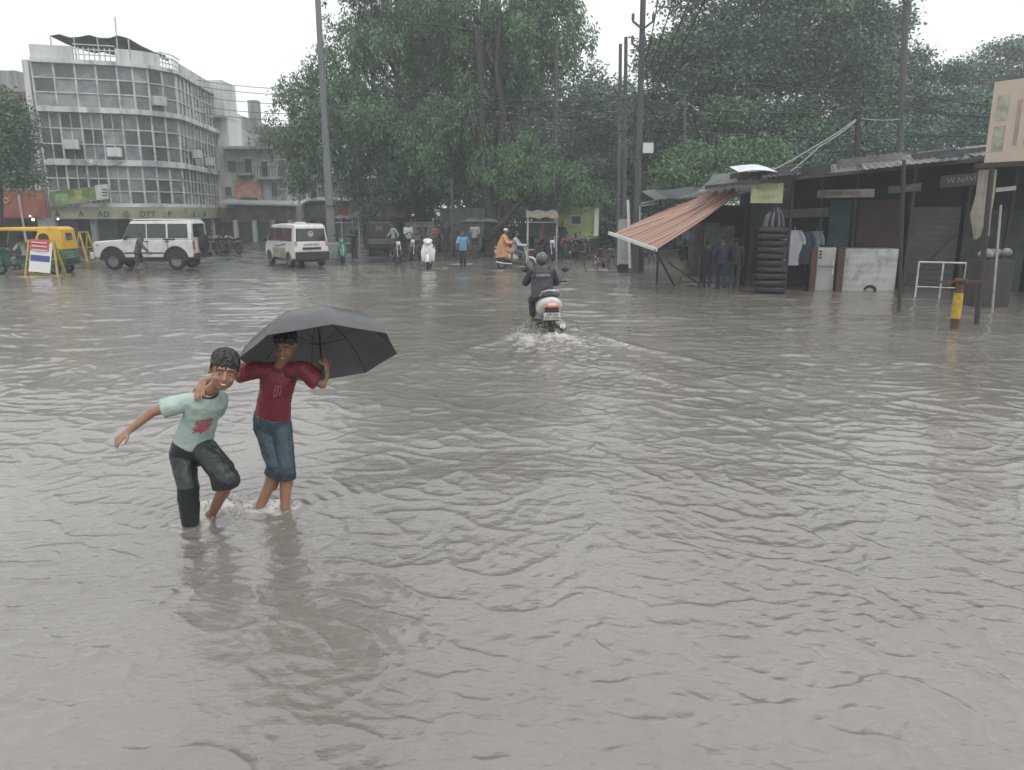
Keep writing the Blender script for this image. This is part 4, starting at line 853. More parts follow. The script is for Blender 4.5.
# ---- two-wheelers
def scooter(label, loc, rz, body, seat=None, rack=False, box=False, group='scooters', red_lit=False, plate=None):
    t = thing('scooter', label, 'scooter', loc, rz, group); seat = seat or BLK
    wheel(t, .62, 0, .23, .10, bike=False); wheel(t, -.55, 0, .23, .11)
    m = MB()   # tail body: lofted shell
    m.rings([[Vector((x, y*wy, z0+zz*hz_)) for y, zz in [(math.cos(a), math.sin(a)) for a in [2*PI*k/16 for k in range(16)]]] for x, wy, hz_, z0 in ((.12, .10, .14, .50), (-.05, .16, .19, .54), (-.35, .20, .19, .60), (-.62, .18, .16, .66), (-.80, .12, .10, .72), (-.88, .05, .04, .75))])
    m.build('rear_cowl', body, t, smooth=50)
    m = MB(); m.rings([[Vector((x+math.cos(a)*.04*1, math.sin(a)*wy, z)) for a in [2*PI*k/16 for k in range(16)]] for x, z, wy in ((.47, .24, .16), (.50, .40, .19), (.47, .62, .20), (.42, .82, .15), (.38, .92, .10))])
    m.build('leg_shield', body, t, smooth=50)
    MB().box((.24, 0, .27), (.55, .30, .06)).build('floorboard', BLK, t, bevel=.02)
    MB().torus((.62, 0, .24), (0, 1, 0), .26, .055, 14, 8, -R(75), R(80)).build('front_mudguard', body, t, smooth=50)
    m = MB(); m.tube([(.62, .07, .23), (.52, .05, .62), (.38, 0, .95)], .022); m.tube([(.62, -.07, .23), (.52, -.05, .62)], .022); m.build('fork', CHR, t, smooth=50)
    m = MB(); m.rings(cross_path([(.30, 0, .98), (.40, 0, .99), (.50, 0, .93), (.53, 0, .88)], [(.09, .05), (.14, .08), (.11, .07), (.06, .05)], (0, 1, 0), 14)); m.build('headlamp_cowl', body, t, smooth=50)
    MB().ell((.52, 0, .92), (.03, .075, .06)).build('headlight', CLR, t, smooth=50)
    m = MB(); m.tube([(.28, .33, 1.0), (.36, .18, .99), (.38, 0, .97), (.36, -.18, .99), (.28, -.33, 1.0)], .016); m.build('handlebar', BLK, t, smooth=50)
    for s in (1, -1):
        mm = MB().tube([(.33, s*.24, 1.0), (.34, s*.30, 1.16)], .006).ell((.33, s*.31, 1.21), (.015, .06, .045)).build('mirror', BLK, t, smooth=50)
        MB().ell((-.83, s*.10, .66), (.035, .045, .022)).build('rear_indicator', AMB, t, smooth=50)
    MB().rings(cross_path([(.14, 0, .74), (.0, 0, .78), (-.3, 0, .79), (-.6, 0, .84), (-.72, 0, .83)], [(.08, .03), (.13, .045), (.145, .05), (.13, .05), (.07, .03)], (0, 1, 0), 14)).build('seat', seat, t, smooth=50)
    MB().tube([(-.55, .15, .82), (-.78, .14, .90), (-.88, .07, .94), (-.88, -.07, .94), (-.78, -.14, .90), (-.55, -.15, .82)], .014).build('grab_rail', CHR, t, smooth=50)
    MB().box((-.875, 0, .70), (.05, .12, .035)).build('tail_light', M('lit_tail_light', (.9, .25, .22), .3, emis=.5) if red_lit else REDL, t, bevel=.015)
    MB().box((-.80, 0, .52), (.10, .20, .22), (0, R(-18), 0)).build('rear_mudguard', BLK, t, bevel=.02)
    p_ = MB().box((-.885, 0, .50), (.008, .24, .13), (0, R(-12), 0)).build('number_plate', PLATE, t)
    if plate:
        for i, ln_ in enumerate(plate): text('plate_text', ln_, .062, INK, p_, face_m((-.905+.012*i, 0, .53-.058*i), (0, -1, 0), (0, 0, 1)), .003)
    MB().tube([(-.1, -.15, .24), (-.5, -.17, .26), (-.78, -.17, .32)], [.03, .04, .045], 10).build('exhaust', CHR, t, smooth=50)
    MB().box((-.3, 0, .3), (.4, .16, .2)).build('engine', BLK, t, bevel=.03)
    if box: MB().box((-.95, 0, 1.0), (.3, .34, .26)).build('top_box', body, t, bevel=.04)
    return t
def motorbike(label, loc, rz, col, group='parked motorbikes'):
    t = thing('motorbike', label, 'motorbike', loc, rz, group)
    wheel(t, .66, 0, .30, .09, bike=True, spokes=6, rim=BLK); wheel(t, -.62, 0, .30, .10, bike=True, spokes=6, rim=BLK)
    MB().rings(cross_path([(.34, 0, .82), (.2, 0, .88), (-.02, 0, .84), (-.14, 0, .76)], [(.07, .05), (.14, .11), (.12, .10), (.06, .05)], (0, 1, 0), 14)).build('tank', col, t, smooth=50)
    MB().rings(cross_path([(-.1, 0, .78), (-.35, 0, .79), (-.75, 0, .86), (-.85, 0, .87)], [(.08, .04), (.12, .05), (.11, .045), (.05, .02)], (0, 1, 0), 12)).build('seat', BLK, t, smooth=50)
    MB().box((.02, 0, .45), (.34, .24, .3)).ell((.05, 0, .62), (.1, .12, .12)).build('engine', M('engine_metal', (.12, .12, .12), .4, metal=.7), t, bevel=.02)
    m = MB(); m.tube([(.66, .08, .3), (.42, .07, .98)], .022); m.tube([(.66, -.08, .3), (.42, -.07, .98)], .022); m.build('fork', CHR, t, smooth=50)
    MB().tube([(.3, .36, 1.05), (.40, .2, 1.06), (.41, 0, 1.0), (.40, -.2, 1.06), (.3, -.36, 1.05)], .015).build('handlebar', BLK, t, smooth=50)
    m = MB(); m.tube([(.38, 0, .85), (.1, 0, .3), (-.3, 0, .3), (-.62, 0, .3)], .025); m.tube([(.3, 0, .78), (-.3, 0, .72), (-.8, 0, .8)], .022); m.tube([(-.62, .09, .3), (-.5, .09, .74)], .02); m.tube([(-.62, -.09, .3), (-.5, -.09, .74)], .02); m.build('frame', BLK, t, smooth=50)
    MB().ell((.50, 0, .88), (.06, .09, .09)).build('headlight', CLR, t, smooth=50)
    MB().torus((.66, 0, .3), (0, 1, 0), .33, .045, 12, 8, -R(65), R(65)).build('front_mudguard', col, t, smooth=50)
    MB().torus((-.62, 0, .3), (0, 1, 0), .33, .05, 12, 8, -R(95), R(50)).build('rear_mudguard', BLK, t, smooth=50)
    for s in (1, -1): MB().tube([(.36, s*.22, 1.06), (.34, s*.3, 1.2)], .006).ell((.33, s*.32, 1.25), (.012, .06, .04)).build('mirror', BLK, t, smooth=50)
    MB().tube([(.05, -.12, .3), (-.4, -.16, .3), (-.85, -.17, .36)], [.02, .04, .04], 10).build('exhaust', CHR, t, smooth=50)
    MB().box((-.9, 0, .72), (.04, .12, .08)).build('tail_light', REDL, t, bevel=.01)
    return t
def bicycle(label, loc, rz, col):
    t = thing('bicycle', label, 'bicycle', loc, rz)
    wheel(t, .52, 0, .33, .035, bike=True, spokes=16); wheel(t, -.52, 0, .33, .035, bike=True, spokes=16)
    m = MB(); P_ = dict(bb=(0, 0, .30), hd=(.38, 0, .80), hd2=(.40, 0, .68), st=(-.16, 0, .80), ra=(-.52, 0, .33), fa=(.52, 0, .33))
    for a_, b_ in (('bb', 'hd2'), ('hd', 'st'), ('st', 'bb'), ('bb', 'ra'), ('st', 'ra'), ('hd', 'fa')): m.bar(P_[a_], P_[b_], .03)
    m.build('frame', col, t); MB().tube([(.34, .27, .93), (.40, .15, .95), (.37, 0, .92), (.40, -.15, .95), (.34, -.27, .93)], .014).bar((.37, 0, .92), (.38, 0, .8), .025).build('handlebar', CHR, t)
    MB().rings(cross_path([(-.05, 0, .90), (-.18, 0, .92), (-.32, 0, .91)], [(.03, .02), (.09, .035), (.1, .03)], (0, 1, 0), 10)).bar((-.18, 0, .9), (-.16, 0, .8), .025).build('saddle', BLK, t, smooth=50)
    MB().box((-.55, 0, .72), (.35, .14, .02)).bar((-.55, .06, .71), (-.52, .06, .35), .012).bar((-.55, -.06, .71), (-.52, -.06, .35), .012).build('carrier', CHR, t)
    MB().bar((0, -.09, .30), (.15, -.09, .22), .02).bar((0, .09, .30), (-.15, .09, .38), .02).lathe((0, -.03, .3), (0, 1, 0), [(0, .09), (.015, .09)], 16).build('crank', BLK, t)
    return t
WSC = M('white_scooter_paint', (.6, .61, .6), .25, .06, coat=.5)
# the rider in the flood
rp = G(547, 331); rp.z = -.26; rp.y += .75; rp.x = .70
rz0 = PI/2+R(4)
rs_c = scooter('white scooter ploughing through the flood with its tail lamp lit', rp, rz0, WSC, red_lit=True, plate=('MP 04', 'SX 1234'), group='scooters with riders')
jk = cloth('dark_purple_grey_jacket', (.040, .034, .050), .5, 12, .6)
rs_c.scale = (1.0, 1.32, 1.12)
pr = person('scooter rider in a dark rain jacket and grey helmet seen from behind', rp+Vector((-.10, .08, -.0)), rz0, 'ride', 1.74, jk, cloth('black_rain_trousers', (.015, .016, .02), .45, 12, .7), sleeves=.98, helmet=M('grey_helmet', (.055, .065, .07), .25, .15, coat=.5), jacket=True, vox=.009, group='drivers and riders', width=1.42, hs=1.02)
text('jacket_lettering', 'SUPERIOR', .062, M('white_print', (.5, .5, .5), .5), pr, face_m((-.262, 0, 1.28), (0, -1, 0), (-.12, 0, 1)), .01)
for (px, py, rz, c_, lab) in ((212, 250, 2.6, BLK, 'black motorbike parked just behind the off-roader'), (222, 249, 2.4, M('dark_blue_tank', (.02, .03, .06), .25), 'second motorbike of the row behind the off-roader'), (232, 248, 2.5, M('dark_grey_tank', (.06, .06, .06), .25), 'motorbike nearest the minivan in the parked row')):
    g = J(px, py, 41); g.z = .09; motorbike(lab, g, rz, c_)
g = J(397, 262, 34.5); g.z = .03; motorbike('black motorbike with chrome fork parked by the white-shirted man', g, R(-70), BLK)
for px, Y, rz, lab in ((538, 36.6, R(100), 'black motorbike parked in front of the clothes stall frame'), (549, 36.2, R(-75), 'black motorbike leaning beside the clothes stall bench'), (571, 37.5, R(70), 'black motorbike beside the seated man in red')):
    g = J(px, 255, Y); g.z = .04; motorbike(lab, g, rz, BLK)
g = G(429, 268, 0); g.z = -.03; wr = g.copy()
_s = scooter('white scooter coming head-on across the wet road', wr, R(-90)+R(3), WSC, group='scooters with riders'); _s.scale = (1.0, 1.45, 1.18)
person('rider in black on the head-on white scooter', wr+Vector((0, .05, -.08)), R(-90), 'ride', 1.66, cloth('black_shirt', (.018, .018, .02)), cloth('black_trousers_dry', (.02, .02, .022)), group='drivers and riders', hs=1.0)
g = G(514, 268, 0); g.z = -.06; g.x += .05
CREAM = M('cream_scooter_paint', (.50, .50, .46), .25, .06, coat=.5)
scooter('cream scooter carrying two riders side-on to the right', g, R(-8), CREAM, group='scooters with riders')
person('front rider in a pale blue-grey shirt on the cream scooter', g+Vector((.05, 0, -.05)), R(-8), 'ride', 1.68, cloth('pale_blue_shirt', (.36, .40, .42)), cloth('blue_grey_trousers', (.10, .12, .14)), group='drivers and riders', sleeves=.9)
person('pillion rider wrapped in an orange rain poncho with a white cap', g+Vector((-.42, .06, .03)), R(-8), 'ride', 1.70, cloth('o_shirt', (.4, .2, .1)), None, poncho=cloth('orange_poncho', (.52, .25, .14), .5, 9, .6), cap=M('white_cap', (.6, .6, .6), .6), group='drivers and riders')
g = J(343, 258, 35.5); g.z = .03
scooter('green scooter parked right of the lamp post', g, R(-80), M('green_scooter_paint', (.02, .16, .10), .25, coat=.4), group='scooters')
g = G(603, 270.5, 0); g.z = -.1
bicycle('small bicycle with a dark red frame left of the grey switch box', g, R(20), M('dark_red_paint', (.12, .02, .02), .35))
person('child in brown bending over the small bicycle', g+Vector((-.25, .3, 0)), R(-20), 'walk', 1.15, cloth('brown_shirt', (.12, .06, .05)), cloth('white_shorts', (.5, .5, .48)), shorts=True, lean=.75, step=.08)
# ------------------------------------------------------------------ buildings
CONC = M('stained_white_concrete', (.58, .59, .60), .8, .22, .7, .3, 18, streak=True, dirt=(.13, .14, .13), dirt_amt=.75, dirt_scale=1.1)
CONC2 = M('grey_weathered_concrete', (.30, .31, .31), .85, .3, .8, .3, 18, streak=True, dirt=(.07, .075, .07), dirt_amt=.7)
WFR = M('pale_window_frame', (.52, .53, .53), .6, .2, 2, dirt=(.15, .15, .15), dirt_amt=.6)
GL = [M('dusty_grey_glass', (.15, .16, .165), .2, .5, .9, dirt=(.3, .31, .31), dirt_amt=.5), M('dark_window_glass', (.07, .075, .08), .12, .5, .8, dirt=(.18, .18, .18), dirt_amt=.4), M('greenish_board_infill', (.28, .30, .285), .6, .3, .9, dirt=(.09, .1, .09), dirt_amt=.6), M('grey_curtained_glass', (.20, .21, .225), .25, .4, 2.5)]
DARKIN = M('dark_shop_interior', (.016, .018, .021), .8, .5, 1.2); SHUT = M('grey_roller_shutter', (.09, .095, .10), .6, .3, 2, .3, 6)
rb = random.Random(4)
Zf = 47.5
pL = J(31, 60, Zf); pM = J(128, 60, Zf+1.6); pE = J(214, 86, 61.0)
zs = dict(r=J(30, 60, Zf).z, p=J(30, 44, Zf).z, f3=J(30, 108, Zf).z, f2=J(40, 160, Zf).z, f1=J(45, 206, Zf).z)
# facade path: straight front, curved corner, straight wing running back
front0 = Vector((pL.x, Zf, 0)); front1 = Vector((pM.x-.6, Zf+1.3, 0)); wing1 = Vector((pE.x-.05, 61.0, 0)); wdir = Vector((.25, 1, 0)).normalized()
cornerend = Vector((front1.x+2.3, front1.y+2.6, 0))
def path(n1=4, n2=4, n3=6):
    P_ = [front0.lerp(front1, i/n1) for i in range(n1)]
    ctrl = front1+(front1-front0).normalized()*1.7
    for i in range(n2): f = i/n2; P_.append(front1*(1-f)**2+ctrl*2*f*(1-f)+cornerend*f*f)
    P_ += [cornerend.lerp(wing1, i/n3) for i in range(n3+1)]
    return P_
PT = path()
bld = thing('office_building', 'derelict four-storey corner building with grid windows and curved glass corner', 'building', front0, 0)
O = front0.copy()
def outn(i): a = PT[max(i-1, 0)]; b_ = PT[min(i+1, len(PT)-1)]; d_ = (b_-a).normalized(); return Vector((d_.y, -d_.x, 0))
def band(name, z0, z1, off, mat, bev=.03, i0=0, i1=None, thick=.4):
    m = MB(); i1 = len(PT) if i1 is None else i1
    outer = [PT[i]+outn(i)*off-O for i in range(i0, i1)]; inner = [PT[i]-outn(i)*thick-O for i in range(i0, i1)]
    m.rings([[Vector((a.x, a.y, z0)), Vector((a.x, a.y, z1)), Vector((b_.x, b_.y, z1)), Vector((b_.x, b_.y, z0))] for a, b_ in zip(outer, inner)])
    return m.build(name, mat, bld)
foot = [PT[i]-outn(i)*.35-O for i in range(len(PT))]+[wing1+Vector((-7, 1.5, 0))-O, front0+Vector((-.2, 9, 0))-O]
MB().slab([Vector((p.x, p.y, zs['f1'])) for p in foot], (0, 0, zs['r']-zs['f1']-.1)).build('wall', CONC2, bld)
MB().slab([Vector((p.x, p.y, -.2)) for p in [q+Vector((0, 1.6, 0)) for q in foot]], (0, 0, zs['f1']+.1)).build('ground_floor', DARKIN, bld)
band('floor_ledge', zs['r']-.12, zs['r']+.12, .30, CONC); band('floor_ledge', zs['f3']-.2, zs['f3']+.1, .34, CONC); band('floor_ledge', zs['f2']-.28, zs['f2']+.06, .20, CONC)
band('floor_ledge', zs['f1']-.05, zs['f1']+.14, .10, CONC)
# parapet: solid stretches with open railing between
for i0, i1, op in ((0, 2, 0), (2, 4, 1), (4, 7, 0), (7, 9, 1), (9, 12, 0), (12, 15, 0)):
    if not op: band('parapet', zs['r']+.12, zs['p']-(.15 if i0 > 4 else 0), .1, CONC, i0=i0, i1=min(i1+1, len(PT)), thick=.1)
    else:
        m = MB()
        for i in range(i0, i1):
            a, b_ = PT[i]-O, PT[i+1]-O
            for z in (.45, .75, 1.02): m.bar(a+Vector((0, 0, zs['r']+z)), b_+Vector((0, 0, zs['r']+z)), .06)
            for f in (0, .25, .5, .75): q = a.lerp(b_, f); m.bar(q+Vector((0, 0, zs['r']+.1)), q+Vector((0, 0, zs['p'])), .05)
        m.build('railing', WFR, bld)
def win(i, z0, z1, rows, mats, sub=1, off=.06):
    a = PT[i]+outn(i)*off-O; b_ = PT[i+1]+outn(i+1)*off-O; n_ = (outn(i)+outn(i+1)).normalized(); up = Vector((0, 0, 1))
    m = MB(); A = a+up*z0; B = b_+up*z0; H = z1-z0
    m.bar(A, A+up*H, .10, .10); m.bar(B+(A-B)*.0, B+up*H, .09, .09)
    for k in range(rows+1): q = up*(H*k/rows); m.bar(A+q, B+q, .07, .08)
    for k in range(1, sub+1): q = (B-A)*(k/(sub+1)); m.bar(A+q, A+q+up*H, .05, .06)
    w_ = m.build('window', WFR, bld)
    for k in range(rows):
        z0_, z1_ = H*k/rows, H*(k+1)/rows; rc = rb.random()
        MB().slab([A+up*z0_-n_*.03, B+up*z0_-n_*.03, B+up*z1_-n_*.03, A+up*z1_-n_*.03], -n_*.02).build('pane', mats(k), w_)
for i in range(len(PT)-1):
    pick = lambda k: GL[rb.choice([0, 0, 1, 1, 3, 2])]
    win(i, zs['f3']+.1, zs['r']-.12, 3, (lambda k: GL[2] if k == 0 and i < 5 else pick(k)), 0 if i < 8 else 1, .1)
    win(i, zs['f2']+.06, zs['f3']-.2, 3, pick, 1 if i < 4 else (0 if i < 8 else 1), .02)
    win(i, zs['f1']+.14, zs['f2']-.28, 3, pick, 1 if i < 4 else (0 if i < 8 else 1), -.02)
# signboard over the shops, shop front piers
SIGN = M('faded_cream_green_board', (.30, .32, .22), .7, .3, 1.2, dirt=(.16, .2, .13), dirt_amt=.6, dirt_scale=.7)
sz0 = J(60, 219, Zf).z; sz1 = zs['f1']-.06
sb = band('signboard', sz0, sz1, .25, SIGN, thick=-.12)
for i, s_ in ((0.35, 'A'), (1.5, 'A'), (2.6, 'AD'), (3.7, 'G'), (5.0, 'DTT'), (6.5, 'P'), (8.5, 'A'), (10.0, 'IN'), (12.0, 'A')):
    k = int(i); a, b_ = PT[k], PT[min(k+1, len(PT)-1)]; q = a.lerp(b_, i-k)+outn(k)*.30-O; d_ = (b_-a).normalized()
    text('sign_letters', s_, .50, M('dark_sign_letters', (.05, .06, .05), .7), sb, face_m((q.x, q.y, (sz0+sz1)/2-.08), d_, (0, 0, 1)), .01)
for i in range(0, len(PT), 2):
    q = PT[i]-outn(i)*.15-O; MB().box((q.x, q.y, sz0/2-.05), (.35, .3, sz0+.2)).build('pier', CONC2 if i % 4 else CONC, bld)
for i in (1, 3, 6, 9, 12):
    a, b_ = PT[i-1]-O, PT[i]-O; c_ = outn(i)
    MB().slab([a-c_*.9, b_-c_*.9, b_-c_*.9+Vector((0, 0, sz0)), a-c_*.9+Vector((0, 0, sz0))], -c_*.05).build('shutter', SHUT if i % 2 else GL[2], bld)
# left edge pilaster, roof tarpaulin, mast, end wall
MB().bar(Vector((-.55, .1, -.1)), Vector((-.45, .1, zs['f2'])), .6, .6).build('pilaster', CONC, bld)
MB().bar(Vector((-.35, .1, zs['f2'])), Vector((-.3, .1, zs['r'])), .35, .5).build('pilaster', CONC, bld)
tz = zs['p']
q0, q1, q2 = J(50, 36, Zf+1)-O, J(128, 38, Zf+1.5)-O, J(141, 49, Zf+4)-O
MB().sheet([[q0.lerp(q1, f/8)+Vector((0, 5*g_, .1*math.sin(f*2)-.0*g_-.5*g_*(1-g_))) for f in range(9)]+[q2+Vector((0, 4*g_, 0))] for g_ in (0, .33, .66, 1)], .03).build('roof_tarpaulin', M('black_tarpaulin', (.03, .035, .045), .6, .3, 2), bld)
m = MB()
for f in (0, .3, .6, 1): q = q0.lerp(q1, f); m.bar(Vector((q.x, q.y+.05, zs['r'])), q-Vector((0, 0, .03)), .06)
m.build('tarpaulin_post', WFR, bld)
q = J(117, 48, Zf+1.5)-O; q2 = J(115, 17, Zf+1.5)-O; MB().bar(q-Vector((0, 0, .5)), q2, .06).build('mast', WFR, bld)
e0 = wing1-O+Vector((.15, -.2, 0)); MB().box((e0.x+.45, e0.y+1.2, zs['r']/2-.6), (.9, 3, zs['r']-1.0)).build('end_wall', CONC, bld)
MB().box((e0.x+.1, e0.y+.4, zs['r']-.4), (1.7, 2.8, 2.6)).build('stair_tower', CONC, bld)
for i, z_ in ((1, .9), (3, .5), (6, .7), (9, .8), (11, .5)):
    q = PT[i].lerp(PT[i+1], .5)+outn(i)*.35-O; ac = MB().box((q.x, q.y, zs['f2' if i % 2 else 'f3']+z_), (.8, .5, .55), (0, 0, math.atan2(outn(i).y, outn(i).x)+PI/2)).build('air_conditioner', CONC, bld, bevel=.03)
for k in range(4):
    a, b_ = PT[2+k*3]-O+outn(2+k*3)*.4, PT[min(4+k*3, 14)]-O+outn(min(4+k*3, 14))*.4; z_ = zs['f2']-.1+.9*(k % 3); MB().tube([Vector((a.x, a.y, z_)), Vector(((a.x+b_.x)/2, (a.y+b_.y)/2, z_-.35)), Vector((b_.x, b_.y, z_+.1))], .02, 5).build('cable', BLK, bld)
# banners on the first floor
def board(label, a, b_, z, hgt, mat, cat='signboard', name='signboard', tilt=0, out=.35, parts=()):
    a, b_ = Vector(a), Vector(b_); t_ = thing(name, label, cat, (a+b_)/2); d_ = (b_-a); L_ = d_.length; d_.normalize(); n_ = Vector((d_.y, -d_.x, 0))
    if n_.y > 0: n_ = -n_
    u_ = (Vector((0, 0, 1))+d_*tilt*0).normalized(); r_ = (d_+Vector((0, 0, tilt))).normalized()
    bdy = MB().slab([-r_*L_/2-u_*hgt/2, r_*L_/2-u_*hgt/2, r_*L_/2+u_*hgt/2, -r_*L_/2+u_*hgt/2], -n_*.05).build('panel', mat, t_)
    for (nm, u0, u1, v0, v1, mt) in parts:
        MB().slab([r_*L_*(x-.5)+u_*hgt*(y-.5)+n_*.006 for x, y in ((u0, v0), (u1, v0), (u1, v1), (u0, v1))], n_*.012).build(nm, mt, bdy)
    return t_, bdy, r_, u_, n_
c_ = J(74, 197, Zf-.2); a = J(50, 197, Zf-.45); b_ = J(97, 195, Zf-.3)
GBN = M('green_banner', (.16, .26, .08), .6, .6, 1.2, dirt=(.34, .36, .22), dirt_amt=.9, dirt_scale=.9)
T_, bd, r_, u_, n_ = board('slanting green advertising banner with a white end panel on the first floor', a, J(109, 194, Zf+.25), 0, .85, GBN, tilt=.07, parts=(('white_panel', .78, .995, .03, 1.08, M('white_panel', (.5, .52, .5), .6)), ('logo_patch', .08, .30, .25, .75, M('pale_green_logo', (.26, .40, .20), .6, .4, 4)), ('picture_patch', .42, .55, .2, .85, M('yellow_green_patch', (.35, .36, .14), .6, .5, 3))))
for k in range(3): MB().box(r_*1.35+u_*(.2-.18*k)+n_*.03, (.5, .01, .05)).build('print_line', INK, bd)
T_, bd, r_, u_, n_ = board('pale blue poster with a round teal emblem on the corner windows', J(119, 190, Zf+1.1), J(138, 190, Zf+2.2), 0, 1.7, M('pale_blue_poster', (.27, .35, .37), .6, .3, 3), cat='poster', name='poster')
MB().torus(n_*.03+u_*.1, n_, .28, .05, 20, 6).build('emblem', M('teal_emblem', (.06, .22, .24), .6), bd); MB().box(n_*.02-u_*.35, (.3, .02, .5)).build('emblem_figure', M('teal_emblem'  , (0, 0, 0)), bd)
# shops left of it, red board and the cream block above
t = thing('shop_row', 'low shops with a red and orange signboard at the left edge of the view', 'shop', (-31.5, 47, 0))
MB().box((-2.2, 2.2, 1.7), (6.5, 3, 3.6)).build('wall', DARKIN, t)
a = J(-20, 202, 46.5); b_ = J(44, 202, 46.5); za = J(0, 218, 46.5).z; zb = J(0, 190, 46.5).z; o_ = Vector((-31.5, 47, 0))
RB = M('red_orange_board', (.26, .06, .05), .6, .4, 1.0, dirt=(.34, .15, .05), dirt_amt=.8, dirt_scale=.8)
rbd = MB().box(((a.x+b_.x)/2-o_.x, -.35, (za+zb)/2), (b_.x-a.x, .15, zb-za)).build('signboard', RB, t)
for x, w_, mt in ((-.4, .5, 'white_print'), (1.0, .28, 'white_print')): MB().torus((x, -.46, (za+zb)/2+.2), (0, 1, 0), w_*.5, .05, 16, 6).build('sign_ring', M('pale_sign_ring', (.42, .3, .26), .6), rbd)
m = MB(); q = J(0, 180, 45)-o_; q2 = J(16, 180, 45)-o_; m.tube([q+Vector((-1.5, 0, 0)), q2, Vector((q2.x+.1, q2.y, 0))], .06); m.build('pipe_frame', WFR, t)
t = thing('apartment_block', 'cream block with a dark red band behind the left-edge tree', 'building', (-34, 55, 0))
z1 = J(10, 88, 55).z; z2 = J(10, 104, 55).z
MB().box((-1.0, 3, z2/2), (9.2, 6, z2)).build('wall', M('cream_wall', (.36, .33, .27), .8, .25, 1.0, dirt=(.2, .19, .17)), t); MB().box((-1.0, 2.9, (z1+z2)/2), (9.3, 6.3, .5)).build('roof_band', M('dark_red_band', (.14, .06, .05), .8), t); MB().box((-3, 3.5, z1+.6), (4, 4, 1.6)).build('roof_room', CONC2, t)
for px in (2, 22): q = J(px, 118, 55)-Vector((-34, 55, 0)); f_ = MB().box((q.x, -.03, q.z), (1.2, .06, 1.3)).build('window', WFR, t); MB().box((q.x, -.08, q.z), (.95, .04, 1.05)).build('pane', GL[1], f_)
# ---- terrace of old buildings behind the minivan
def oldblock(label, px0, px1, Y, ptop, mat, depth=8, wins=(), name='old_building', extra=None, zt=None):
    a = J(px0, ptop, Y); b_ = J(px1, ptop, Y); o_ = Vector(((a.x+b_.x)/2, Y, 0)); t_ = thing(name, label, 'building', o_)
    MB().box((0, depth/2, a.z/2-.1), (b_.x-a.x, depth, a.z+.2)).build('wall', mat, t_)
    for (x0, x1, y0, y1, mt) in wins:
        p0 = J(x0, y1, Y)-o_; p1 = J(x1, y0, Y)-o_; c_ = (p0+p1)/2
        f_ = MB().box((c_.x, -.02, c_.z), (abs(p1.x-p0.x), .10, abs(p1.z-p0.z))).build('window', WFR, t_)
        MB().box((c_.x, -.09, c_.z), (abs(p1.x-p0.x)*.84, .05, abs(p1.z-p0.z)*.86)).build('pane', mt, f_)
    return t_, o_
G1 = GL[1]; OLDW = M('old_lime_wall', (.46, .46, .46), .85, .3, .9, streak=True, dirt=(.12, .12, .12), dirt_amt=.8, dirt_scale=.8)
t_, o_ = oldblock('old white building with hanging balconies and a pink board right of the derelict block', 214, 292, 60, 146, OLDW, 8, ((228, 236, 160, 172, G1), (246, 252, 158, 176, G1), (262, 268, 160, 180, G1), (280, 286, 158, 190, G1), (226, 232, 186, 196, G1), (272, 278, 182, 198, G1)))
for (x0, x1, y_, mt) in ((236, 252, 174, CONC2), (256, 282, 178, CONC2), (222, 292, 148, CONC2)):
    p0 = J(x0, y_, 59.4)-o_; p1 = J(x1, y_, 59.4)-o_; MB().box(((p0.x+p1.x)/2, -.4, p0.z), (p1.x-p0.x, .9, .18)).build('balcony', mt, t_)
    if y_ > 150:
        m = MB(); n_ = 9
        for k in range(n_+1): x = p0.x+(p1.x-p0.x)*k/n_; m.bar((x, -.8, p0.z), (x, -.8, p0.z+.8), .04)
        m.bar((p0.x, -.8, p0.z+.8), (p1.x, -.8, p0.z+.8), .05); m.build('balcony_railing', BLK, t_)
p0 = J(236, 206, 59.5)-o_; p1 = J(260, 180, 59.5)-o_
pb = MB().box(((p0.x+p1.x)/2, -.35, (p0.z+p1.z)/2), (p1.x-p0.x, .1, p1.z-p0.z)).build('pink_board', M('pink_orange_board', (.38, .17, .13), .7, .35, 1.5, dirt=(.4, .3, .22), dirt_amt=.7), t_)
MB().box(((p0.x+p1.x)/2, -.42, (p0.z+p1.z)/2-.5), (1.3, .04, .35)).build('board_stripe', M('dark_sign_letters', (.05, .06, .05)), pb)
p0 = J(219, 204, 58)-o_; p1 = J(300, 206, 58)-o_
MB().slab([p0, p1, p1+Vector((0, 2.5, .35)), p0+Vector((0, 2.5, .35))], (0, 0, .14)).build('shop_canopy', M('pale_tin', (.36, .38, .39), .5, .3, 1), t_)
p0 = J(222, 222, 59.5)-o_; p1 = J(290, 208, 59.5)-o_
sg = MB().box(((p0.x+p1.x)/2, -.3, (p0.z+p1.z)/2), (p1.x-p0.x, .1, p1.z-p0.z)).build('shop_sign', M('grey_brown_sign', (.17, .16, .14), .7, .4, 1.5, dirt=(.3, .29, .26), dirt_amt=.6), t_)
for x0, x1, mt in ((222, 233, DARKIN), (237, 252, SHUT), (256, 270, SHUT), (274, 288, DARKIN)):
    p0 = J(x0, 243, 59.9)-o_; p1 = J(x1, 222, 59.9)-o_; MB().box(((p0.x+p1.x)/2, -.06, (p0.z+p1.z)/2), (p1.x-p0.x, .12, p1.z-p0.z)).build('shutter', mt, t_)
for x0 in (235, 254, 272, 290): p0 = J(x0, 220, 58.6)-o_; MB().box((p0.x, -1.3, p0.z/2), (.3, .3, p0.z)).build('pillar', OLDW, t_)
oldblock('brown windowless block above the old terrace', 256, 296, 72, 127, M('brown_plaster', (.13, .10, .085), .9, .25, .8, dirt=(.2, .17, .15)), 8)
t_, o_ = oldblock('tall dark ruin with a pointed stub rising behind the terrace', 222, 243, 74, 116, CONC2, 7)
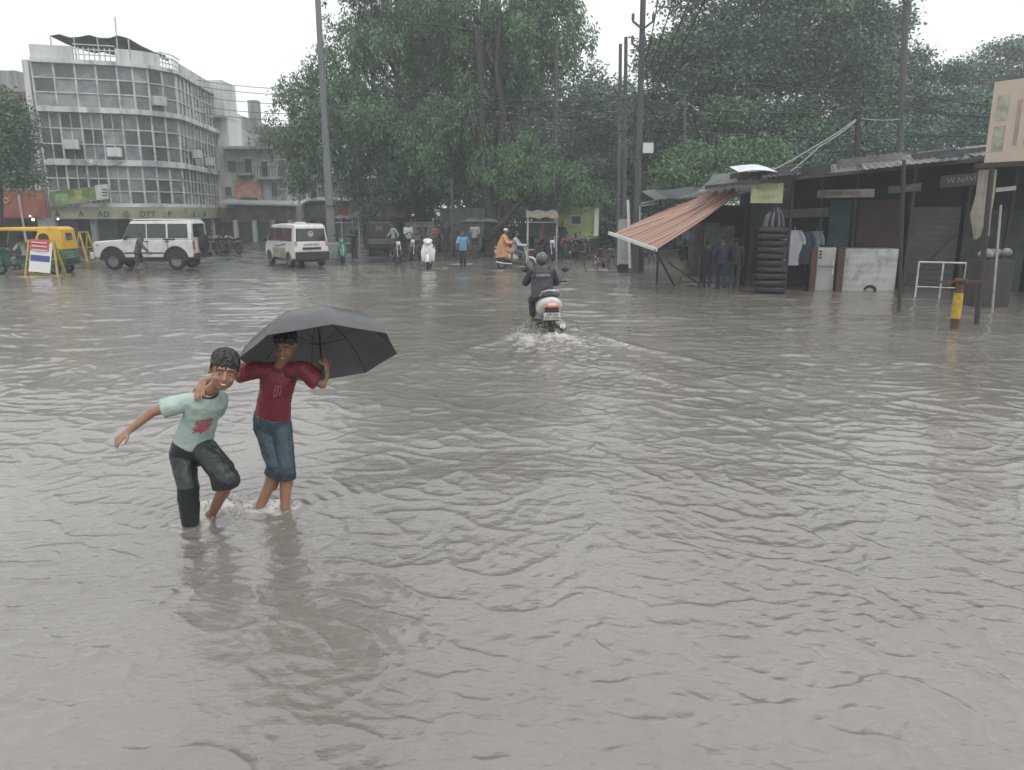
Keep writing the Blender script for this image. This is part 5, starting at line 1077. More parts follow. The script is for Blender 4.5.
p0 = J(248, 118, 74)-o_; MB().box((p0.x, 2, p0.z/2+1), (.9, 1, p0.z+1.6)).box((p0.x+.3, 2, p0.z/2-.8), (3.4, 3, p0.z-1.5)).build('chimney_stub', CONC2, t_)
oldblock('pale house with two small windows between the derelict block and the ruin', 216, 236, 66, 128, M('pale_house_wall', (.40, .40, .38), .8, .25, 1, dirt=(.2, .2, .2)), 6, ((220, 225, 136, 146, G1), (228, 233, 138, 148, G1)))
t_, o_ = oldblock('row of shops with a red square and beige boards behind the hanging foliage', 290, 400, 64, 178, M('dull_beige_wall', (.24, .22, .20), .85, .35, .8, dirt=(.1, .1, .1), dirt_amt=.8), 7, ((300, 310, 186, 200, G1), (318, 330, 186, 200, G1), (360, 372, 184, 196, G1)))
for x0, x1, y0, y1, c_ in ((339, 348, 207, 219, ('bright_red_sign', (.45, .06, .08))), (348, 374, 204, 218, ('orange_beige_sign', (.42, .28, .19))), (302, 338, 206, 218, ('grey_shop_sign', (.25, .25, .26))), (375, 400, 206, 218, ('pale_shop_sign', (.33, .27, .23)))):
    p0 = J(x0, y1, 63)-o_; p1 = J(x1, y0, 63)-o_; MB().box(((p0.x+p1.x)/2, -1, (p0.z+p1.z)/2), (p1.x-p0.x, .2, p1.z-p0.z)).build('shop_sign', M(c_[0], c_[1], .6, .4, 2), t_)
for x0, x1, mt in ((300, 316, DARKIN), (320, 336, SHUT), (346, 362, GL[3]), (366, 398, DARKIN)):
    p0 = J(x0, 242, 63.8)-o_; p1 = J(x1, 221, 63.8)-o_; MB().box(((p0.x+p1.x)/2, -.06, (p0.z+p1.z)/2), (p1.x-p0.x, .12, p1.z-p0.z)).build('shutter', mt, t_)
MB().slab([(-4.8, -2.2, 3.2), (4.8, -2.2, 3.2), (4.8, 0, 3.5), (-4.8, 0, 3.5)], (0, 0, .1)).build('shop_canopy', CONC2, t_)
# ---- hut, walls and stalls under the trees
t_, o_ = oldblock('pale lime-green hut with one dark window and a white edge', 556, 598, 42, 207, M('lime_green_wall', (.30, .38, .16), .8, .3, 1.2, dirt=(.14, .2, .1), dirt_amt=.6), 4, ())
p0 = J(571, 224, 42)-o_; p1 = J(581, 216, 42)-o_; f_ = MB().box(((p0.x+p1.x)/2, -.02, (p0.z+p1.z)/2), (.62, .08, .5)).build('window', WFR, t_); MB().box(((p0.x+p1.x)/2, -.07, (p0.z+p1.z)/2), (.5, .05, .4)).build('pane', G1, f_)
p0 = J(594, 236, 42)-o_; p1 = J(598, 208, 42)-o_; MB().box((p0.x+.1, -.06, (p0.z+p1.z)/2), (.25, .1, p1.z-p0.z)).build('white_edge', PLATE, t_)
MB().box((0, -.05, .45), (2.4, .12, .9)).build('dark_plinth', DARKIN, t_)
t_, o_ = oldblock('pale grey-green wall behind the bystanders with umbrellas', 440, 492, 46.5, 208, M('pale_green_grey_wall', (.22, .27, .24), .8, .3, 1, dirt=(.1, .13, .11)), .3, (), name='wall')
t_, o_ = oldblock('whitewashed wall with painted patches below the zigzag lattice', 404, 434, 44, 230, M('whitewashed_wall', (.33, .34, .34), .8, .3, 1.2, dirt=(.1, .1, .12), dirt_amt=.9, dirt_scale=2.2), .3, (), name='wall')
p0 = J(404, 229, 44)-o_; p1 = J(434, 229, 44)-o_; m = MB(); n_ = 12
for k in range(n_): m.bar((p0.x+(p1.x-p0.x)*k/n_, .1, p0.z), (p0.x+(p1.x-p0.x)*(k+.5)/n_, .1, p0.z+.34), .05).bar((p0.x+(p1.x-p0.x)*(k+.5)/n_, .1, p0.z+.34), (p0.x+(p1.x-p0.x)*(k+1)/n_, .1, p0.z), .05)
m.bar((p0.x, .1, p0.z+.36), (p1.x, .1, p0.z+.36), .05); m.build('lattice', M('cream_lattice', (.42, .4, .33), .7), t_)
t_, o_ = oldblock('dark boundary wall running behind the stalls to the shacks', 434, 760, 50.5, 226, M('dark_mossy_wall', (.06, .068, .06), .9, .4, .8, dirt=(.12, .13, .12)), .4, (), name='wall')
t_, o_ = oldblock('white building glimpsed between the poles through the trees', 604, 640, 66, 184, M('white_wall_far', (.5, .51, .5), .8, .2, 1), 5, ((607, 612, 190, 200, G1), (616, 621, 190, 200, G1), (626, 631, 190, 200, G1)))
def stall(label, px0, px1, Y, ptop, roofm, frame_m, group='stalls under the trees', clothes=0, tilt=.25, bench=True):
    a = J(px0, ptop, Y); b_ = J(px1, ptop, Y); w_ = b_.x-a.x; o_ = Vector(((a.x+b_.x)/2, Y, float(gz(a.x, Y)))); z = a.z-o_.z
    t_ = thing('stall', label, 'stall', o_, 0, group)
    for x in (-w_/2, w_/2):
        for y in (0, 1.8): MB().bar((x, y, -.1), (x, y, z-(.0 if y == 0 else -tilt)), .06).build('post', frame_m, t_)
    MB().sheet([[(-w_/2*1.12+w_*1.12*i/8, y, z+tilt*y/1.8+.05*math.sin(i*1.7+y)) for i in range(9)] for y in (-.35, .5, 1.3, 2.1)], .02).build('roof', roofm, t_)
    m = MB().bar((-w_/2, 0, z-.25), (w_/2, 0, z-.25), .05); m.bar((-w_/2, 0, .5), (w_/2, 0, .5), .05); m.build('rail', frame_m, t_)
    if bench: MB().box((0, .9, .45), (w_*.9, .7, .08)).box((0, .9, .2), (w_*.8, .5, .42)).build('counter', M('brown_counter', (.12, .08, .06), .7), t_)
    return t_, o_, w_, z
st, o_, w_, z = stall('clothes stall on a white pipe frame with a beige sheet roof', 528, 557, 37.2, 217, M('beige_brown_sheet', (.20, .17, .14), .8, .3, 2), WFR)
rcl = random.Random(3)
for k in range(9):
    x = -w_/2+.15+(w_-.3)*k/8; cl = MB(); ln = .5+.3*rcl.random(); wd = .13
    cl.sheet([[(x-wd+.26*i/3, .02+.02*math.sin(i*2+j), z-.28-ln*j/4) for i in range(4)] for j in range(5)], .02)
    c_ = rcl.choice([(.03, .03, .04), (.05, .03, .03), (.03, .04, .06), (.14, .05, .04), (.02, .02, .02)])
    tag(cl.build('hanging_garment', cloth('garment_%d' % (k % 5), c_), None), 'dark garment hanging in a row from the clothes stall rail', 'garment', 'garments hanging on the stall rail').location = o_
stall('dark tarpaulin stall between the rickshaw and the whitewashed wall', 378, 404, 42.5, 216, M('dark_tarp', (.035, .03, .035), .7), BLK, tilt=.4)
stall('low dark stall with a sagging roof behind the orange poncho rider', 500, 527, 41, 214, M('dark_tarp', (0, 0, 0)), BLK, tilt=.3)
stall('small stall with stacked grey trays beside the lamp post', 334, 352, 43, 218, M('grey_sheet', (.2, .2, .21), .7), WFR, tilt=.1)
# ------------------------------------------------------------------ shacks on the right
WOOD = M('dark_wet_wood', (.04, .034, .03), .7, .4, 3, .4, 20, streak=True); TIN = M('rusty_wet_tin', (.12, .115, .115), .35, .45, 1.5, .3, 10, dirt=(.05, .038, .033), dirt_amt=.8, dirt_scale=1.4)
TIN2 = M('grey_wet_tin', (.20, .20, .21), .3, .4, 1.2, .2, 10, dirt=(.06, .05, .045), dirt_amt=.7); TARP = M('dark_grey_plastic_sheet', (.05, .055, .065), .3, .4, 2, .6, 6)
SH0 = Vector((6.6, 22.9, 0)); SH1 = Vector((13.4, 20.4, 0)); sd = (SH1-SH0).normalized(); sn = Vector((-sd.y, sd.x, 0))   # sn points to the back
if sn.y < 0: sn = -sn
LEN = (SH1-SH0).length+5
def S(u_, v_, z_): return SH0+sd*u_+sn*v_+Vector((0, 0, z_))-SH0
shk = thing('market_shack', 'long dark market shack of patched tin roof, boards and closed shutters', 'shack', SH0)
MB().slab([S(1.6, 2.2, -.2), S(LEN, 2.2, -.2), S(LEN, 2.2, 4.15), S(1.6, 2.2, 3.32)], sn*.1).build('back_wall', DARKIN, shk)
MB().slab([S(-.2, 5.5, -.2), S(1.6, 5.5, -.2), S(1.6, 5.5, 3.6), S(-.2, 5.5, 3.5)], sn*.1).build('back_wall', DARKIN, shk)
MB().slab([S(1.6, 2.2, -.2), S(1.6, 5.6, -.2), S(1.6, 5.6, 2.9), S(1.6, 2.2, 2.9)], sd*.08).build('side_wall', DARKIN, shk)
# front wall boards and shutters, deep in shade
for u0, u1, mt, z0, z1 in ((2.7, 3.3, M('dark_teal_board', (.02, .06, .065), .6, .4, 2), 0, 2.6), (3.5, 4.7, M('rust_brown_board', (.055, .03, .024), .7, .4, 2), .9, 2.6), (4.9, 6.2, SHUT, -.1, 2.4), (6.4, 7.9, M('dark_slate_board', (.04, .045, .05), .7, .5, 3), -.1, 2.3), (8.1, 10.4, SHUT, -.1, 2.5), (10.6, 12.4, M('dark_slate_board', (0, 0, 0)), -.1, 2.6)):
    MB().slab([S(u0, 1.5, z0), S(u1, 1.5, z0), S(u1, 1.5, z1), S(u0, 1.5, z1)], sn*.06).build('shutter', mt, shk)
for ua, ub_ in ((8.1, 10.4), (4.9, 6.2)):
  m = MB()
  for k in range(14): z = .15+k*.16; m.bar(S(ua, 1.47, z), S(ub_, 1.47, z), .025)
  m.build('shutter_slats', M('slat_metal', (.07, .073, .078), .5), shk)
ze = lambda u_: 2.98+.098*u_
rr = random.Random(9)
for k in range(15):                                   # overlapping roof sheets
    u0 = -.9+k*.85; wd = rr.uniform(.9, 1.35); v0 = -.75+rr.uniform(-.25, .2); v1 = rr.uniform(2.6, 3.4); sl_ = rr.uniform(.10, .17); dz = .03*(k % 3)+rr.uniform(0, .06); sk = rr.uniform(-.12, .12)
    g_ = []
    for i in range(8):
        row = []
        for j in range(15):
            uu = u0+wd*j/14+sk*i/7; vv = v0+(v1-v0)*i/7; row.append(S(uu, vv, ze(uu)+dz+sl_*(vv-v0)+.016*math.sin(j*PI/1.0)+.018*math.cos(j*PI)+.02*math.sin(i*1.3+k)))
        g_.append(row)
    MB().sheet(g_, .006).build('roof_sheet', rr.choice([TIN, TIN2, TARP, TIN]), shk, recalc=True)
for k in range(20):                                   # loose boards, folded plastic and pipes weighing the roof down
    u0 = rr.uniform(-.6, 9.5); v0 = rr.uniform(-.6, 1.8); a_ = rr.uniform(-.5, .5); ln = rr.uniform(.5, 1.9); z = ze(u0)+.12+.13*(v0+.75)
    p0 = S(u0, v0, z); p1 = S(u0+ln*math.cos(a_), v0+ln*math.sin(a_), z+.08*ln+.1*ln*math.sin(a_)+rr.uniform(0, .06))
    MB().bar(p0, p1, rr.uniform(.06, .25), rr.uniform(.03, .08), (0, 0, 1)).build('roof_board', rr.choice([WOOD, TIN2, TARP, TIN]), shk)
MB().bar(S(-.8, -.7, 2.96), S(LEN-2, -.7, ze(LEN-2)-.06), .09).build('eave_beam', WOOD, shk)
for u_ in (1.6, 4.7, 8.0): MB().bar(S(u_, -.2, -.3), S(u_, -.2, ze(u_)), .07).build('post', WOOD, shk)
for u_ in (.5, 2.5, 3.4, 6.3, 7.3): MB().bar(S(u_, 1.2, -.2), S(u_+rr.uniform(-.1, .1), 1.2, ze(u_)), .08).build('post', WOOD, shk)
MB().bar(S(4.8, .3, .2), S(6.1, .9, 1.7), .035).build('prop', WOOD, shk)
q = J(858, 160, 23.5)-SH0; q2 = J(858, 118, 23.5)-SH0
MB().bar(q-Vector((0, 0, .5)), q2, .12).lathe(q-Vector((0, 0, .25)), (0, 0, 1), [(0, .26), (.15, .22), (.35, .12)], 10).build('roof_mast', WOOD, shk, smooth=40)
def hung(label, p0, p1, hgt, mat, txt=None, tcol=None, sz=.14, cat='signboard', tilt=0, lines=1):
    p0, p1 = Vector(p0), Vector(p1); o_ = (p0+p1)/2; t_ = thing('signboard', label, cat, o_); d_ = (p1-p0); L_ = d_.length; r_ = d_.normalized(); n_ = Vector((r_.y, -r_.x, 0)).normalized(); n_ = n_ if n_.y < 0 else -n_; u_ = Vector((0, 0, 1))
    bd_ = MB().slab([-r_*L_/2-u_*hgt/2, r_*L_/2-u_*hgt/2, r_*L_/2+u_*hgt/2, -r_*L_/2+u_*hgt/2], -n_*.03).build('panel', mat, t_)
    if txt:
        for i, s_ in enumerate(txt): text('sign_lettering', s_, sz, tcol, bd_, face_m(n_*.012+u_*(hgt*.22-i*hgt*.45 if len(txt) > 1 else 0), r_, u_), .004)
    return t_
YS = M('pale_yellow_sign', (.44, .44, .26), .7, .3, 3, dirt=(.3, .32, .22), dirt_amt=.6, dirt_scale=4)
hung('pale yellow hand-painted sign hanging at the left end of the shack eave', J(751, 193, 22.3), J(783, 193, 21.9), .56, YS, ('PHOTO', 'COPY'), M('olive_letters', (.30, .31, .17), .7), .17)
PS = M('faded_pinkish_sign', (.20, .17, .15), .7, .4, 3)
hung('long faded pinkish sign under the middle of the shack eave', J(817, 194, 22.2), J(874, 193, 20.9), .22, PS, ('AUTO   PARTS',), M('dark_sign_letters', (.05, .06, .05)), .13)
hung('dim pale sign plate right of the long faded sign', J(888, 190, 21.4), J(921, 187, 20.8), .2, M('dim_sign', (.09, .1, .11), .7, .5, 3), ('STORES',), M('dim_letters', (.2, .2, .2), .7), .12)
hung('row of dim white letters on dark board near the large beige hoarding', J(940, 182, 20.2), J(984, 178, 19.3), .3, M('dark_board', (.03, .033, .036), .7), ('W NAVI',), M('dim_white_letters', (.16, .15, .145), .7), .2)
hung('grey board low under the eave above the hanging shirts', J(776, 214, 23.5), J(829, 212, 22.9), .26, M('dull_grey_board', (.09, .10, .105), .7, .4, 3))
hung('narrow pale plate at the far right under the hoarding', J(996, 190, 19.0), J(1016, 188, 18.8), .10, M('pale_plate', (.3, .29, .27), .7, .3, 4))
# tyre stack with fabric tuft, garments, counter and fridge
b0 = G(769, 293.5); b0.z = -.12
TYR = M('tyre_rubber', (.016, .018, .022), .6, .3, 9, .4, 40)
nt_ = 11; hgt = (J(769, 226, b0.y).z+.12)/nt_
ty = None
for k in range(nt_):
    r_ = .40+.015*math.sin(k*2.1) if k > 3 else .44
    m = MB().lathe((0, 0, 0), (0, 0, 1), [(0.02, .20), (0, .25), (.0, r_*.8), (.02, r_*.96), (hgt*.3, r_), (hgt*.55, r_), (hgt*.8, r_*.95), (hgt*.86, r_*.8), (hgt*.84, .25), (hgt*.78, .2)], 30)
    o = m.build('tyre', TYR, None, smooth=40); o.location = b0+Vector((.02*math.sin(k*1.9), .02*math.cos(k*2.3), k*hgt)); o.rotation_euler = (.01*math.sin(k*3), .01*math.cos(k*2), k)
    names = ['lowest', 'second lowest', 'third from the bottom', 'fourth from the bottom', 'fifth from the bottom', 'middle', 'fifth from the top', 'fourth from the top', 'third from the top', 'second from the top', 'topmost']
    tag(o, 'black tyre, %s of the tall stack at the shack corner' % names[k], 'tyre', 'tyres stacked at the shack corner')
top = b0+Vector((0, 0, nt_*hgt)); m = MB()
for k in range(9): a_ = 2*PI*k/9; m.tube([top-Vector((0, 0, .02))+Vector((.26*math.cos(a_), .26*math.sin(a_), 0)), top+Vector((.2*math.cos(a_), .2*math.sin(a_), .28)), top+Vector((.08*math.cos(a_), .08*math.sin(a_), .5))], [.05, .05, .02], 6)
tag(m.build('folded_tarpaulin', TARP, None, smooth=40), 'bunched dark plastic sheet standing on top of the tyre stack', 'tarpaulin')
def garment(label, px, py, Y, w_, l_, mat):
    q = J(px, py, Y); m = MB(); m.sheet([[(w_*(i/5-.5)*(1.0 if j > 0 else .75)+(.05*math.sin(j)), .03*math.sin(i*1.9+j*.5), -l_*j/6) for i in range(6)] for j in range(7)], .02)
    for s in (-1, 1): m.tube([(s*w_*.4, 0, -.03), (s*w_*.65, .0, -.2), (s*w_*.7, .0, -.38)], [.05, .06, .06], 8)
    m.bar((-.2, 0, .01), (.2, 0, .01), .02).bar((0, 0, 0), (0, 0, .12), .015)
    o = m.build('hanging_shirt', mat, None, smooth=50); o.location = q; return tag(o, label, 'shirt', 'shirts hanging in the shack opening')
garment('pale grey shirt hanging nearest the tyre stack', 784, 236, 22.6, .34, .95, cloth('hung_grey', (.22, .24, .26)))
garment('long white shirt hanging in the shack opening', 795, 231, 22.5, .42, 1.0, cloth('hung_white', (.44, .45, .48)))
garment('dark blue shirt hanging right of the white one', 807, 233, 22.6, .36, .9, cloth('hung_blue', (.05, .07, .10)))
garment('pale checked shirt at the right end of the hanging row', 817, 232, 22.7, .30, .55, cloth('hung_pale', (.22, .22, .24)))
f0 = G(827, 291); t = thing('refrigerator', 'white refrigerator standing in the water between brown boards', 'fridge', (f0.x, f0.y+.25, -.15), math.atan2(sd.y, sd.x))
FW = M('fridge_white', (.55, .56, .55), .35, .08, 2, dirt=(.3, .29, .26), dirt_amt=.4, dirt_scale=3)
zt = J(827, 248, f0.y).z+.15
MB().box((0, .3, zt/2), (.50, .55, zt)).build('cabinet', FW, t, bevel=.02)
d1 = MB().box((0, .01, zt*.30), (.50, .04, zt*.56)).build('door', FW, t, bevel=.012); d2 = MB().box((0, .01, zt*.80), (.50, .04, zt*.38)).build('freezer_door', FW, t, bevel=.012)
MB().box((.2, -.03, zt*.5), (.03, .03, .2)).build('handle', CHR, d1); MB().box((.2, -.03, zt*.68), (.03, .03, .16)).build('handle', CHR, d2)
for k in range(3): MB().box((-.17, -.012, zt*.92-k*.09), (.08, .01, .05)).build('sticker', INK, d2)
for k in range(4): MB().box((0, -.012, zt*.62-k*.05+.02), (.44, .008, .008)).build('door_line', M('grey_line', (.3, .3, .3)), d2 if k < 1 else d1)
BRB = M('red_brown_board', (.09, .035, .03), .6, .35, 3)
for px, w_, lab in ((813.5, .14, 'narrow red-brown board left of the refrigerator'), (840.5, .17, 'narrow red-brown board between refrigerator and white counter')):
    q = G(px, 291.5); o = MB().box((0, 0, .62), (w_, .5, 1.44)).build('side_board', BRB, None, bevel=.01); o.location = (q.x, q.y+.2, -.12); o.rotation_euler.z = math.atan2(sd.y, sd.x); tag(o, lab, 'board')
q0, q1 = G(846, 291), G(889, 290); cc = (q0+q1)/2
t = thing('counter', 'white ribbed metal counter front with a dark broken patch at its foot', 'counter', (cc.x, cc.y, -.15), math.atan2(sd.y, sd.x)*.6); cl = (q1-q0).length
WT = M('white_ribbed_metal', (.55, .57, .56), .5, .15, 2, dirt=(.2, .18, .15), dirt_amt=.7, dirt_scale=2.5)
MB().sheet([[(-cl/2+cl*i/6, .006*(j % 2), .12+1.22*j/12) for i in range(7)] for j in range(13)], .02).build('front_panel', WT, t); MB().box((0, .35, 1.34), (cl, .7, .05)).build('top', WT, t)
for s in (-1, 1): MB().box((s*(cl/2-.03), .35, .65), (.05, .66, 1.3)).build('side_panel', WT, t)
MB().torus((.05, -.03, .12), (0, 1, 0), .16, .04, 12, 6, -1.2, 1.4).build('pipe_bend', BLK, t, smooth=50)
# stone step, barrier railing, bollard, posts at the right
q0, q1 = G(915, 297), G(962, 299)
t = thing('railing', 'low white pipe railing standing before the dark shutters', 'railing', q0); d_ = q1-q0; hh = J(915, 262, q0.y).z
for f in (0, .52, 1): MB().tube([d_*f+Vector((0, 0, -.25)), d_*f+Vector((0, 0, hh))], .025).build('post', WFR, t, smooth=50)
MB().tube([Vector((0, 0, hh)), d_+Vector((0, 0, hh))], .025).build('top_rail', WFR, t, smooth=50); MB().tube([Vector((0, 0, hh*.3)), d_+Vector((0, 0, hh*.3))], .018).build('lower_rail', WFR, t, smooth=50)
q = G(954, 329); t = thing('bollard', 'rusty iron bollard with a yellow painted band standing in the water', 'bollard', (q.x, q.y, -.3))
RUST = M('rusty_iron', (.10, .045, .03), .75, .4, 6, .5, 30); z1 = J(954, 318, q.y).z+.3; z2 = J(954, 293, q.y).z+.3; z3 = J(954, 279, q.y).z+.3
MB().lathe((0, 0, 0), (0, 0, 1), [(0, .08), (z1, .08)], 18).build('base', RUST, t, smooth=40); MB().lathe((0, 0, 0), (0, 0, 1), [(z1-.002, .086), (z2, .086)], 18).build('yellow_band', M('yellow_paint', (.50, .33, .02), .5, .25, 4, dirt=(.2, .12, .04), dirt_amt=.7, dirt_scale=6), t, smooth=40)
MB().lathe((0, 0, 0), (0, 0, 1), [(z2-.002, .075), (z3-.08, .075), (z3-.05, .12), (z3, .12)], 18).build('head', RUST, t, smooth=40); MB().bar((-.42, 0, z3-.06), (.42, .05, z3-.05), .05, .03).build('cross_plate', RUST, t)
for p0, p1, Y, lab, mt, r_ in (((977, 324), (992, 168), None, 'dark post carrying the beige hoarding with rags tied round it', WOOD, .05), ((993, 312), (1001, 205), None, 'slim white post leaning beside the hoarding post', M('grey_white_post', (.33, .34, .35), .6, .3, 3), .024), ((900, 311), (904, 160), None, 'thin dark iron post in front of the closed shutters', WOOD, .04)):
    a = G(*p0); b_ = J(p1[0], p1[1], a.y); o = MB().tube([Vector((0, 0, -.3)), (b_-a)], r_, 10).build('post', mt, None, smooth=50); o.location = a; tag(o, lab, 'post')
# large beige hoarding
a = J(987, 82, 15.9); a2 = J(984, 163, 15.9); b_ = J(1070, 66, 14.7)
t = thing('hoarding', 'large beige hoarding with green pictures at the right edge of the view', 'hoarding', a2)
up = Vector((0, 0, a.z-a2.z)); r_ = Vector((b_.x-a.x, b_.y-a.y, 0)); n_ = Vector((r_.y, -r_.x, 0)).normalized(); n_ = n_ if n_.dot(a2) < 0 else -n_
BG = M('beige_hoarding_sheet', (.52, .43, .35), .6, .15, 1.5, dirt=(.30, .26, .22), dirt_amt=.4)
MB().slab([Vector(), r_, r_+up, up], -n_*.08).build('sheet', BG, t)
for v0, v1 in ((.52, .82), (.14, .45)):
    MB().slab([r_*.07+up*v0+n_*.004, r_*.22+up*v0+n_*.004, r_*.22+up*v1+n_*.004, r_*.07+up*v1+n_*.004], n_*.006).build('picture', M('green_picture', (.34, .34, .28), .6, .5, 6), t)
for k in range(4): MB().slab([r_*(.34+.14*k)+up*.2+n_*.004, r_*(.39+.14*k)+up*.2+n_*.004, r_*(.39+.14*k)+up*.75+n_*.004, r_*(.34+.14*k)+up*.75+n_*.004], n_*.006).build('vertical_print', M('pinkish_print', (.36, .25, .21), .6), t)
MB().bar(Vector((-.1, .12, -.05)), r_+Vector((0, .12, -.05)), .1).build('bottom_frame', WOOD, t)
# rags on the post
a = J(986, 170, 16.1); m = MB(); rg = random.Random(2)
for k in range(6): x = rg.uniform(-.10, .16); m.tube([Vector((x, 0, 0)), Vector((x+.03, .03, -.5)), Vector((x-.04, -.02, -.9)), Vector((x+rg.uniform(-.1, .08), 0, -1.15-rg.uniform(0, .35)))], [.06, .07, .09, .03], 8)
o = m.build('rag_bundle', cloth('beige_rag', (.28, .26, .22), .8, 14, .8), None, smooth=60); o.location = a; tag(o, 'bundle of beige rags tied to the hoarding post', 'rags')
# ------------------------------------------------------------------ striped awning and its poles
A = J(613, 234, 23.5); B = J(655, 250, 21.6); Cc = J(742, 189, 22.6); D = J(703, 194, 24.8)
t = thing('awning', 'sagging striped orange and white cloth awning stretched to a white bar', 'awning', A)
am_ = bpy.data.materials.new('striped_cloth'); am_.use_nodes = True; nt = am_.node_tree; N = nt.nodes; L = nt.links; b = N['Principled BSDF']; b.inputs['Roughness'].default_value = .7
uvn = N.new('ShaderNodeAttribute'); uvn.attribute_name = 'across'
ml = N.new('ShaderNodeMath'); ml.operation = 'MULTIPLY'; ml.inputs[1].default_value = 11; L.new(uvn.outputs['Fac'], ml.inputs[0])
fr_ = N.new('ShaderNodeMath'); fr_.operation = 'FRACT'; L.new(ml.outputs[0], fr_.inputs[0])
crr = N.new('ShaderNodeValToRGB'); e = crr.color_ramp; e.interpolation = 'CONSTANT'; e.elements[0].color = (.22, .105, .075, 1); e.elements[1].position = .42; e.elements[1].color = (.34, .245, .19, 1)
for p_, c_ in ((.58, (.20, .09, .07, 1)), (.64, (.28, .16, .125, 1)), (.82, (.38, .27, .22, 1))): k = e.elements.new(p_); k.color = c_
L.new(fr_.outputs[0], crr.inputs[0]); L.new(crr.outputs[0], b.inputs['Base Color'])
NI, NJ = 40, 66; V = []; ac = []
for i in range(NI+1):
    for j in range(NJ+1):
        s_, f = i/NI, j/NJ
        p = A.lerp(B, f).lerp(D.lerp(Cc, f), s_); sag = -.10*4*s_*(1-s_)*(.4+.6*f)
        p = p+Vector((0, 0, sag+.05*math.sin(f*30+s_*3)*(.4+s_)+.045*math.sin(f*13+s_*5))); V.append(p-A); ac.append(f)
V = np.array([tuple(v) for v in V]); nv = len(V); V2 = np.concatenate([V, V-np.array([0, 0, .006])]); idx = np.arange(nv).reshape(NI+1, NJ+1)
q = np.stack([idx[:-1, :-1], idx[:-1, 1:], idx[1:, 1:], idx[1:, :-1]], -1).reshape(-1, 4)
np_mesh('cloth', V2, np.concatenate([q, q[:, ::-1]+nv]), am_, t, {'across': ('POINT', ac+ac)}, smooth=True)
MB().bar(Vector((-.12, .05, .03)), B-A+Vector((.05, 0, 0)), .09, .07).build('front_bar', M('white_bar', (.6, .6, .58), .5), t)
pend = G(676, 285)
o = MB().tube([B-B, pend-B+Vector((0, 0, -.1))], .03).build('prop_pole', WOOD, None, smooth=50); o.location = B; tag(o, 'thin dark pole slanting from the awning bar corner into the water', 'pole')
o = MB().tube([Vector(), G(706, 286)-J(668, 262, 23.6)+Vector((0, 0, -.1))], .025).build('prop_pole', WOOD, None, smooth=50); o.location = J(668, 262, 23.6); tag(o, 'second thinner pole lying slanted under the awning', 'pole')
# small kiosk behind the awning
k0 = Vector((6.5, 25.8, 0)); t = thing('kiosk', 'small open kiosk with grey cupboards behind the striped awning', 'kiosk', k0)
MB().box((.75, 1.0, 1.2), (2.2, .1, 2.6)).build('back_wall', DARKIN, t); MB().box((.1, -.3, .95), (1.5, .5, 1.7)).build('cupboard', M('grey_glass_cupboard', (.13, .145, .15), .4, .5, 2.5, dirt=(.05, .05, .05), dirt_amt=.8, dirt_scale=3), t)
MB().box((.1, -.35, .05), (1.6, .7, .22)).build('stone_step', CONC2, t)
MB().sheet([[(-1.9+4.2*i/10, -1.1+3*j/3, 2.62+.10*i/10*3+.12*j+.03*math.sin(i*2)) for i in range(11)] for j in range(4)], .02).build('roof', TARP, t)
for x in (-1.7, -.25, 1.1): MB().bar((x, -.8, -.2), (x, -.8, 2.7), .06).build('post', WOOD, t)
MB().sheet([[(-1.2+.9*i/3, -1.0-.2*j, 2.5-.12*j+.02*i) for i in range(4)] for j in range(3)], .01).build('yellow_flap', M('yellow_flap', (.5, .42, .10), .6), t)
for x, c_, n_ in ((-.1, (.4, .05, .06), 'red_poster'), (.45, (.3, .2, .14), 'brown_panel')): MB().box((x, .9, 1.55), (.55, .05, .7)).build('poster', M(n_, c_, .6, .3, 4), t)
q = J(752, 173, 22.6); o = MB().sheet([[(-.5+1.1*i/6, .5*j-.4, .10*j+.14*math.sin(PI*i/6)*(1 if j == 1 else .4)) for i in range(7)] for j in range(3)], .01).build('white_sheet', M('white_plastic', (.62, .66, .68), .4), None, smooth=60); o.location = q; tag(o, 'crumpled white plastic sheet on the left corner of the tin roof', 'plastic sheet')

# ------------------------------------------------------------------ goods hanging and standing in the shacks
rp_ = random.Random(12)
q = J(994, 256, 18.3); m = MB()
for k in range(7): m.ell((rp_.uniform(-.28, .28), rp_.uniform(-.1, .1), rp_.uniform(-.02, .12)), (.13, .12, .10))
o = m.build('plastic_bags', M('whitish_bags', (.17, .18, .19), .5, .5, 8, .8, 14), None, smooth=60); o.location = q; tag(o, 'heap of whitish plastic bags behind the slim white post', 'bags')
m = MB().box((0, .1, (-q.z-.2-.08)/2), (.85, .5, q.z+.1)); o = m.build('crate', WOOD, None, bevel=.01); o.location = q; tag(o, 'tall dark crate under the heap of plastic bags', 'crate')
# ------------------------------------------------------------------ poles, cabinet, wires
STEEL = M('grey_pole_steel', (.17, .18, .19), .5, .3, 1.2, dirt=(.12, .08, .06), dirt_amt=.6, dirt_scale=1.2, streak=True); CPOLE = M('dark_weathered_pole', (.085, .085, .09), .8, .3, 1.5, streak=True)
a = J(332, 246, 37); a.z = .05; b_ = J(316, -30, 36.5)
t = thing('lamp_post', 'tall leaning grey steel lamp post on a concrete block left of the weeping tree', 'lamp post', a)
v = b_-a; MB().tube([Vector(), v*.38, v*.381, v], [.22, .19, .16, .12], 16).build('shaft', STEEL, t, smooth=30)
MB().box((.05, 0, .35), (.95, .9, .9)).build('concrete_block', M('painted_block', (.26, .28, .28), .8, .3, 2, dirt=(.12, .14, .14), dirt_amt=.7), t, bevel=.04)
MB().torus(v*.2, v, .29, .03, 14, 6).build('steel_band', BLK, t, smooth=50)
